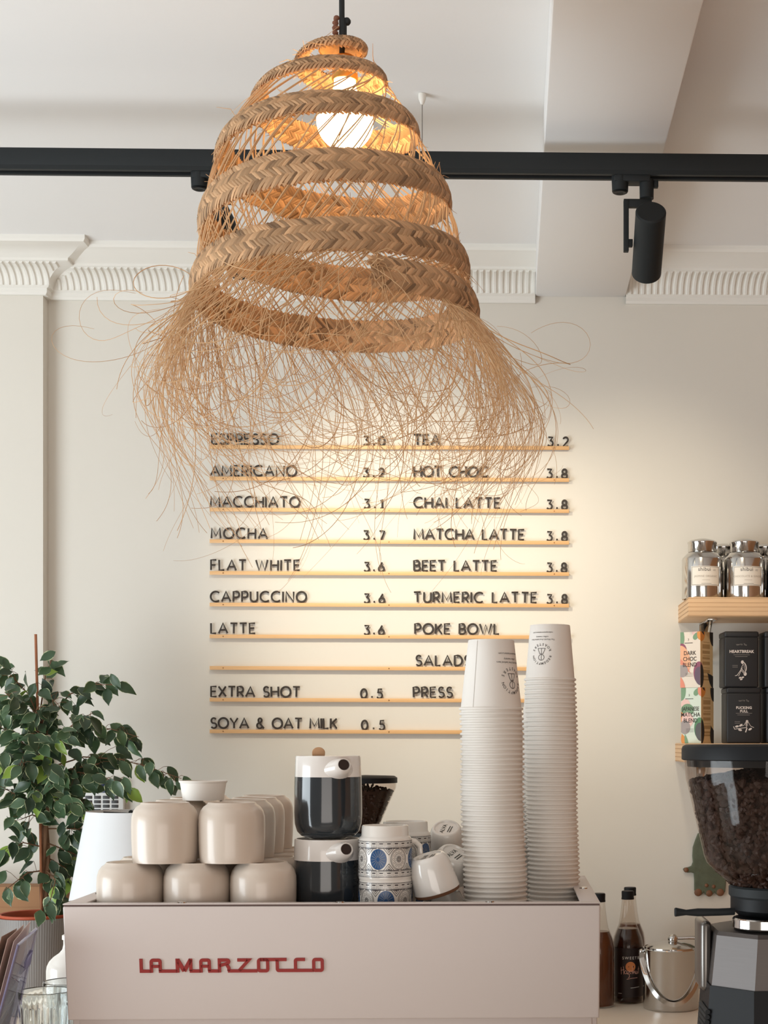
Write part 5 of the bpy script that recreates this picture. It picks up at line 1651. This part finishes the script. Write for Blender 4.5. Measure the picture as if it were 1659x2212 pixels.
# ------------------------------------------------------------------ variegated weeping fig in its pot
PY = 3.73
ps = S(PY)
px0 = X(78, PY)
fig = thing('potted_fig', 'leafy variegated fig in a grey ribbed pot at the left', 'potted plant', (px0, PY, CTOP))
pz = lambda py: Z(py, PY, 80) - CTOP
POTG = mat('grey_ribbed_pot', (136, 130, 126), 0.5, var=0.05)
TERR = mat('terracotta_rim', (186, 84, 52), 0.6, var=0.06)
zt_ = pz(1979)
nr = 96
prof = [(0, 0), (0.066, 0), (0.072, 0.004), (0.0845, zt_ * .5), (0.0915, zt_ - 0.006), (0.0915, zt_), (0.088, zt_), (0.086, zt_ - 0.02), (0, zt_ - 0.02)]
obj('ribbed_pot', MB().lathe(prof, nr * 4, mod=lambda a, z: 1 + (0.011 * abs(math.sin(a * nr / 2)) if 0.004 < z < zt_ - 0.001 else 0)), POTG, fig, sharp=50)
obj('terracotta_liner', MB().lathe([(0.078, zt_ - 0.012), (0.0855, zt_ - 0.002), (0.0862, zt_ + 0.006), (0.0840, zt_ + 0.0075), (0.080, zt_ + 0.006), (0.076, zt_ - 0.012)], 72), TERR, fig)
obj('soil', MB().lathe([(0.080, zt_ - 0.016), (0.06, zt_ - 0.010), (0.03, zt_ - 0.008), (0, zt_ - 0.007)], 40), mat('potting_soil', (62, 48, 38), 0.95, var=0.4, vscale=60, bump=1.0, bscale=120), fig)
BARK = mat('fig_bark', (122, 88, 62), 0.75, var=0.25, vscale=40, bump=0.5, bscale=80)
def pp(px, py, dy=0.0):
    v = P(px, py, PY + dy); return Vector((v.x - px0, v.y - PY, v.z - CTOP))
mb = MB()
for k in range(3):
    pts = []
    for i in range(15):
        s = i / 14
        py = 1985 - s * 440
        ph = s * 7 + k * 2.1
        pts.append(pp(98 - 4 * s + 6 * math.cos(ph), py, 0.010 * math.sin(ph)))
    mb.tube(pts, [0.0078 - 0.0038 * i / 14 for i in range(15)], 8)
trunk = obj('plaited_trunk', mb, BARK, fig)
obj('cane_stake', MB().tube([pp(90, 1985, -.02), pp(86, 1700, -.018), pp(77, 1370, -.015)], 0.0034, 8), mat('cane', (160, 100, 66), 0.7, var=0.15, vscale=50), fig)

# leaves
LEAF = bpy.data.materials.new('fig_leaf'); LEAF.use_nodes = True
nt = LEAF.node_tree; b = nt.nodes['Principled BSDF']
b.inputs['Roughness'].default_value = 0.38
uvn = nt.nodes.new('ShaderNodeUVMap'); sep = nt.nodes.new('ShaderNodeSeparateXYZ'); nt.links.new(uvn.outputs[0], sep.inputs[0])
at = nt.nodes.new('ShaderNodeAttribute'); at.attribute_name = 'tone'
tc = nt.nodes.new('ShaderNodeTexCoord'); nz = nt.nodes.new('ShaderNodeTexNoise'); nz.inputs['Scale'].default_value = 75; nt.links.new(tc.outputs['Object'], nz.inputs['Vector'])
ad = nt.nodes.new('ShaderNodeMath'); ad.operation = 'MULTIPLY_ADD'; ad.inputs[1].default_value = 0.42; nt.links.new(nz.outputs['Fac'], ad.inputs[0]); nt.links.new(sep.outputs[0], ad.inputs[2])
rp = nt.nodes.new('ShaderNodeValToRGB'); rp.color_ramp.elements[0].position = 1.04; rp.color_ramp.elements[0].position = 0.97
rp.color_ramp.elements[0].color = (0, 0, 0, 1); rp.color_ramp.elements[1].position = 1.0; rp.color_ramp.elements[1].color = (1, 1, 1, 1)
sc_ = nt.nodes.new('ShaderNodeMath'); sc_.operation = 'MULTIPLY'; sc_.inputs[1].default_value = 0.9; nt.links.new(ad.outputs[0], sc_.inputs[0]); nt.links.new(sc_.outputs[0], rp.inputs[0])
r2 = nt.nodes.new('ShaderNodeValToRGB')
for e_, (p_, c_) in zip(r2.color_ramp.elements, ((0.0, (46, 66, 48)), (0.8, (84, 112, 76)))): e_.position = p_; e_.color = (*lin(c_), 1)
e_ = r2.color_ramp.elements.new(0.95); e_.color = (*lin((142, 172, 74)), 1)
nt.links.new(at.outputs['Fac'], r2.inputs[0])
mx = nt.nodes.new('ShaderNodeMix'); mx.data_type = 'RGBA'; mx.inputs[7].default_value = (*lin((206, 214, 170)), 1)
nt.links.new(rp.outputs[0], mx.inputs[0]); nt.links.new(r2.outputs[0], mx.inputs[6]); nt.links.new(mx.outputs[2], b.inputs['Base Color'])
out_ = nt.nodes['Material Output']; tl = nt.nodes.new('ShaderNodeBsdfTranslucent'); nt.links.new(mx.outputs[2], tl.inputs[0])
ms = nt.nodes.new('ShaderNodeMixShader'); ms.inputs[0].default_value = 0.18; nt.links.new(b.outputs[0], ms.inputs[1]); nt.links.new(tl.outputs[0], ms.inputs[2]); nt.links.new(ms.outputs[0], out_.inputs[0])

lf = MB(); tw = MB()
gl = random.Random(21)
def leaf(base, along, nrm, L, w, tone):
    along = along.normalized(); nrm = (nrm - along * nrm.dot(along)).normalized(); side = along.cross(nrm)
    prof = [(0, .02), (.10, .42), (.24, .80), (.40, 1.0), (.58, .90), (.76, .55), (.88, .24), (1.0, .02)]
    vs, uv, fs = [], [], []
    dr = gl.uniform(.05, .30); fold = gl.uniform(.10, .35); wav = gl.uniform(0, 6)
    for (s, q) in prof:
        for c in (-1, -.5, 0, .5, 1):
            wv = 0.03 * math.sin(s * 9 + wav + c) * abs(c)
            vs.append(base + along * (s * L) + side * (c * q * w / 2) + nrm * (abs(c) * q * w / 2 * fold - dr * L * s * s + wv * L))
            uv.append((abs(c) * (0.55 + .45 * (1 - abs(2 * s - 1)) ** .3) if q > .1 else .9, s))
    for i in range(len(prof) - 1):
        for k in range(4): fs.append((i * 5 + k, i * 5 + k + 1, (i + 1) * 5 + k + 1, (i + 1) * 5 + k))
    lf.add(vs, fs, uv=uv, tone=tone)
BR = [ # polyline in pixels, depth shift at the tip, leaf count
 ([(92, 1570), (62, 1500), (-8, 1425)], -.05, 16), ([(88, 1530), (98, 1460), (112, 1425)], -.02, 9), ([(95, 1570), (150, 1500), (205, 1478), (252, 1480)], -.02, 13),
 ([(100, 1610), (165, 1560), (200, 1540)], -.10, 12), ([(100, 1620), (170, 1580), (240, 1575), (300, 1592)], 0.0, 15), ([(100, 1660), (180, 1635), (260, 1640), (330, 1660), (392, 1682)], -.04, 24),
 ([(102, 1690), (170, 1668), (230, 1682), (270, 1700)], -.12, 17), ([(92, 1650), (45, 1600), (-15, 1560)], -.05, 18), ([(92, 1690), (45, 1660), (-15, 1640)], -.10, 16), ([(92, 1740), (40, 1720), (5, 1700)], -.06, 14),
 ([(100, 1740), (150, 1730), (205, 1760)], -.08, 14), ([(100, 1790), (160, 1790), (200, 1800)], 0.02, 12), ([(100, 1820), (150, 1840), (190, 1858)], 0.06, 13), ([(94, 1830), (50, 1820), (25, 1835)], -.05, 7),
 ([(96, 1880), (60, 1885), (8, 1925)], -.08, 8), ([(100, 1880), (120, 1900), (105, 1960)], -.11, 9), ([(92, 1590), (50, 1530), (10, 1495)], -.12, 15), ([(98, 1640), (130, 1600), (150, 1570)], -.14, 12),
 ([(92, 1700), (60, 1670), (45, 1640)], -.14, 12), ([(100, 1770), (120, 1740), (150, 1720)], -.14, 11), ([(98, 1850), (150, 1880), (175, 1900)], 0.07, 9), ([(92, 1620), (60, 1610), (20, 1600)], 0.05, 12), ([(96, 1720), (140, 1700), (180, 1690)], 0.06, 13),
 ([(96, 1690), (100, 1640), (92, 1585)], -.13, 16), ([(96, 1750), (85, 1700), (60, 1730)], -.13, 14), ([(100, 1730), (120, 1690), (128, 1650)], -.15, 14), ([(92, 1600), (70, 1560), (85, 1520)], -.10, 12),
 ([(92, 1660), (30, 1640), (-20, 1660)], -.02, 14), ([(92, 1560), (40, 1540), (-20, 1520)], .02, 14), ([(100, 1680), (160, 1660), (215, 1650)], -.04, 14),
 ([(98, 1600), (120, 1540), (110, 1500)], -.06, 10), ([(100, 1900), (130, 1930), (140, 1950)], 0.03, 6), ([(92, 1770), (70, 1760), (45, 1770)], -.10, 8),
]
for poly, dtip, cnt in BR:
    n = len(poly)
    pts = [pp(x, y, dtip * i / (n - 1) - 0.006) for i, (x, y) in enumerate(poly)]
    tw.tube(pts, [0.0022 - 0.0014 * i / (n - 1) for i in range(n)], 6)
    cnt = int(cnt * 1.45)
    for i in range(cnt):
        s = 0.18 + 0.80 * (i + gl.random()) / cnt
        f = min(s, 1.0) * (n - 1); j = min(int(f), n - 2); q = f - j
        p = pts[j].lerp(pts[j + 1], q)
        dirb = (pts[j + 1] - pts[j]).normalized()
        sd_ = 1 if i % 2 else -1
        off = Vector((gl.gauss(0, .012), gl.gauss(0, .022), gl.gauss(0, .012)))
        tip = p + dirb * 0.006 + off
        tw.tube([p, p.lerp(tip, .6) + Vector((0, 0, .003)), tip], 0.0006, 4)
        al = dirb * gl.uniform(.2, .9) + Vector((gl.gauss(0, .55), gl.gauss(-.15, .45), gl.gauss(-.75, .4)))
        nr_ = Vector((gl.gauss(0, .5), -gl.uniform(.5, 1.2), gl.uniform(.1, 1.0)))
        L = gl.uniform(.038, .054)
        tn = gl.gauss(.36, .2)
        if gl.random() < .05: tn = .97
        leaf(tip, al, nr_, L, L * gl.uniform(.52, .66), min(1, max(0, tn)))
obj('twigs', tw, BARK, fig)
lo_ = obj('foliage', lf, LEAF, fig, sharp=60)

# ------------------------------------------------------------------ white table lamp behind the cups
AY = 3.535
k3 = 1 / S(AY)
ax = X(283, AY)
tl_ = thing('table_lamp', 'white conical lampshade of a table lamp left of the beige cups', 'table lamp', (ax, AY, CTOP))
az = lambda py: Z(py, AY, 280) - CTOP
SHADEW = mat('white_shade_card', (236, 237, 238), 0.75, sub=0.12)
n = 72
vs, fs = [], []
for (inn, k) in ((0, 0), (1, 1)):
    pass
rows = []
r_t, r_b = 93 * k3, 128 * k3
def shade_pt(a, s, d):
    r = r_t + (r_b - r_t) * s - d
    x, y = r * math.cos(a), r * math.sin(a)
    zt__ = az(1752)
    zb = az(1944) + 0.30 * (x + r_b)           # hem cut on the slant
    return (x, y, zt__ + (zb - zt__) * s)
for d, ss in ((0.0, (0, .25, .5, .75, 1)), (0.0012, (1, .75, .5, .25, 0))):
    for s in ss: rows.append([shade_pt(2 * PI * i / n, s, d) for i in range(n)])
rows.append(rows[0])
for r in rows: vs += r
for i in range(len(rows) - 1):
    for j in range(n): fs.append((i * n + j, (i + 1) * n + j, (i + 1) * n + (j + 1) % n, i * n + (j + 1) % n))
obj('lamp_shade', MB().add(vs, fs), SHADEW, tl_)
mb = MB()
for a in (0.4, 2.5, 4.6):
    mb.tube([(0, 0, az(1757)), (r_t * math.cos(a) * .97, r_t * math.sin(a) * .97, az(1757))], 0.0016, 6)
mb.ball((0, 0, az(1755)), 0.006, n=10)
obj('shade_carrier', mb, BLACK, tl_)
obj('stem', MB().lathe([(0, 0), (0.075, 0), (0.078, 0.006), (0.07, 0.014), (0.016, 0.022), (0.010, 0.05), (0.009, az(1757)), (0, az(1757))], 40), PORC, tl_)

# ------------------------------------------------------------------ tumblers, white bottle and leaflet holder at the lower left
GLASS = mat('tumbler_glass', (246, 250, 250), 0.02, trans=1.0, spec=0.5)
def tumbler(px, Y, zpy, label, src=None):
    t = thing('glass_tumbler', label, 'glass', (X(px, Y), Y, RZ), (0, 0, 0), 'ribbed glass tumblers')
    h = Z(zpy, Y, px) - RZ
    R = 0.0355
    n = 28
    md = lambda a, z: 1 + (0.022 * abs(math.sin(a * n / 2)) if z < h * .80 else 0.0)
    outer = [(0, 0), (R * .80, 0), (R * .84, 0.002), (R * .93, h * .55), (R * .965, h * .79), (R * .985, h * .83), (R, h - 0.002), (R - 0.0008, h), (R - 0.0022, h - 0.001)]
    mb = MB().lathe(outer, n * 6, mod=md)
    inner = [(R - 0.0022, h - 0.001), (R * .90, h * .55), (R * .78, 0.009), (0, 0.008)]
    mb.lathe(inner, n * 6)
    obj('tumbler_wall', mb, GLASS, t, sharp=50)
    return t
tumbler(98, 2.062, 2139, 'ribbed glass tumbler in front, left of the coffee machine')
tumbler(149, 2.155, 2119, 'ribbed glass tumbler behind the front one, before the white bottle')
wy = 2.285
wb = thing('white_bottle', 'rounded white bottle behind the glasses at the edge of the machine', 'bottle', (X(152, wy), wy, RZ))
wz = lambda py: Z(py, wy, 150) - RZ
obj('bottle_body', MB().lathe([(0, 0), (0.032, 0), (0.0345, 0.004), (0.0345, wz(2095)), (0.0335, wz(2085)), (0.030, wz(2075)), (0.024, wz(2066)), (0.016, wz(2058)), (0.0115, wz(2050)), (0.010, wz(2040)), (0.010, wz(2030)), (0, wz(2030))], 48), PORC, wb)
obj('bottle_stopper', MB().lathe([(0.0098, wz(2030)), (0.012, wz(2029)), (0.012, wz(2020)), (0.004, wz(2014)), (0, wz(2014))], 32), PORC, wb)

ACR = clear_mat('clear_acrylic', (0.74, 0.72, 0.82), 0.04, 1.0)
ACRE = mat('acrylic_edge', (170, 168, 206), 0.1, trans=0.5, coat=0.5)
hyy = 2.02
hold = thing('leaflet_holder', 'clear acrylic leaflet holder leaning at the lower left corner', 'leaflet holder', (X(30, hyy), hyy, RZ))
def hp(px, py, dy): 
    v = P(px, py, hyy + dy); return Vector(v) - hold.location
def slab(mb, quad, th):
    a, b_, c, d = [Vector(q) for q in quad]
    n_ = (b_ - a).cross(d - a).normalized() * th
    vs = [a, b_, c, d, a + n_, b_ + n_, c + n_, d + n_]
    mb.add(vs, [(0, 3, 2, 1), (4, 5, 6, 7), (0, 1, 5, 4), (1, 2, 6, 5), (2, 3, 7, 6), (3, 0, 4, 7)])
base_z = RZ + 0.0005
def on_riser(px, dy):
    v = P(px, 1600, hyy + dy); return Vector((v.x, v.y, base_z)) - hold.location
mb = MB(); slab(mb, [hp(78, 2006, 0.03), hp(38, 2042, -0.06), on_riser(-42, -0.06), on_riser(8, 0.03)], 0.003)
fp = obj('front_panel', mb, ACR, hold, smooth=False)
mb = MB()
mb.tube([hp(78, 2006, 0.03), hp(38, 2042, -0.06)], 0.0016, 6); mb.tube([hp(38, 2042, -0.06), on_riser(-42, -0.06)], 0.0012, 6); mb.tube([hp(78, 2006, 0.03), on_riser(8, 0.03)], 0.0012, 6)
obj('panel_edge', mb, ACRE, hold)
mb = MB(); 
p0 = hp(66, 2052, 0.02)
slab(mb, [p0, p0 + Vector((-0.008, -0.012, -0.014)), p0 + Vector((-0.012, -0.012, -0.030)), p0 + Vector((-0.003, 0, -0.018))], 0.004)
obj('panel_clip', mb, ACRE, hold, smooth=False)
mb = MB(); slab(mb, [on_riser(-40, -0.058), on_riser(6, 0.028), on_riser(-40, 0.04), on_riser(-86, -0.045)], -0.003)
obj('foot_panel', mb, ACR, hold, smooth=False)
LFC = [mat('leaflet_paper', c, 0.7, var=0.03) for c in ((206, 184, 176), (196, 168, 158), (150, 120, 104))]
for k in range(3):
    q = 0.004 + 0.006 * k
    mb = MB()
    o = thing('leaflet', ['pale leaflet nearest the clear front of the holder', 'pinkish leaflet in the middle of the holder', 'brown leaflet at the back of the holder'][k], 'leaflet', hold.location + Vector((-0.012, 0, 0.002)), group='leaflets in the acrylic holder')
    top1 = hp(70 - 5 * k, 1990 + 8 * k, 0.028) + Vector((-q, 0.004, 0)); top0 = hp(34 - 3 * k, 2034 - 5 * k, -0.058) + Vector((-q, 0.004, 0))
    b1 = on_riser(6 - 6 * k, 0.028) + Vector((-q, .004, .003)); b0 = on_riser(-44 - 6 * k, -0.058) + Vector((-q, .004, .003))
    sh = Vector((0.012, 0, -0.002))
    slab(mb, [top1 + sh, top0 + sh, b0 + sh, b1 + sh], 0.0006)
    obj('leaflet_sheet', mb, LFC[k], o, smooth=False)
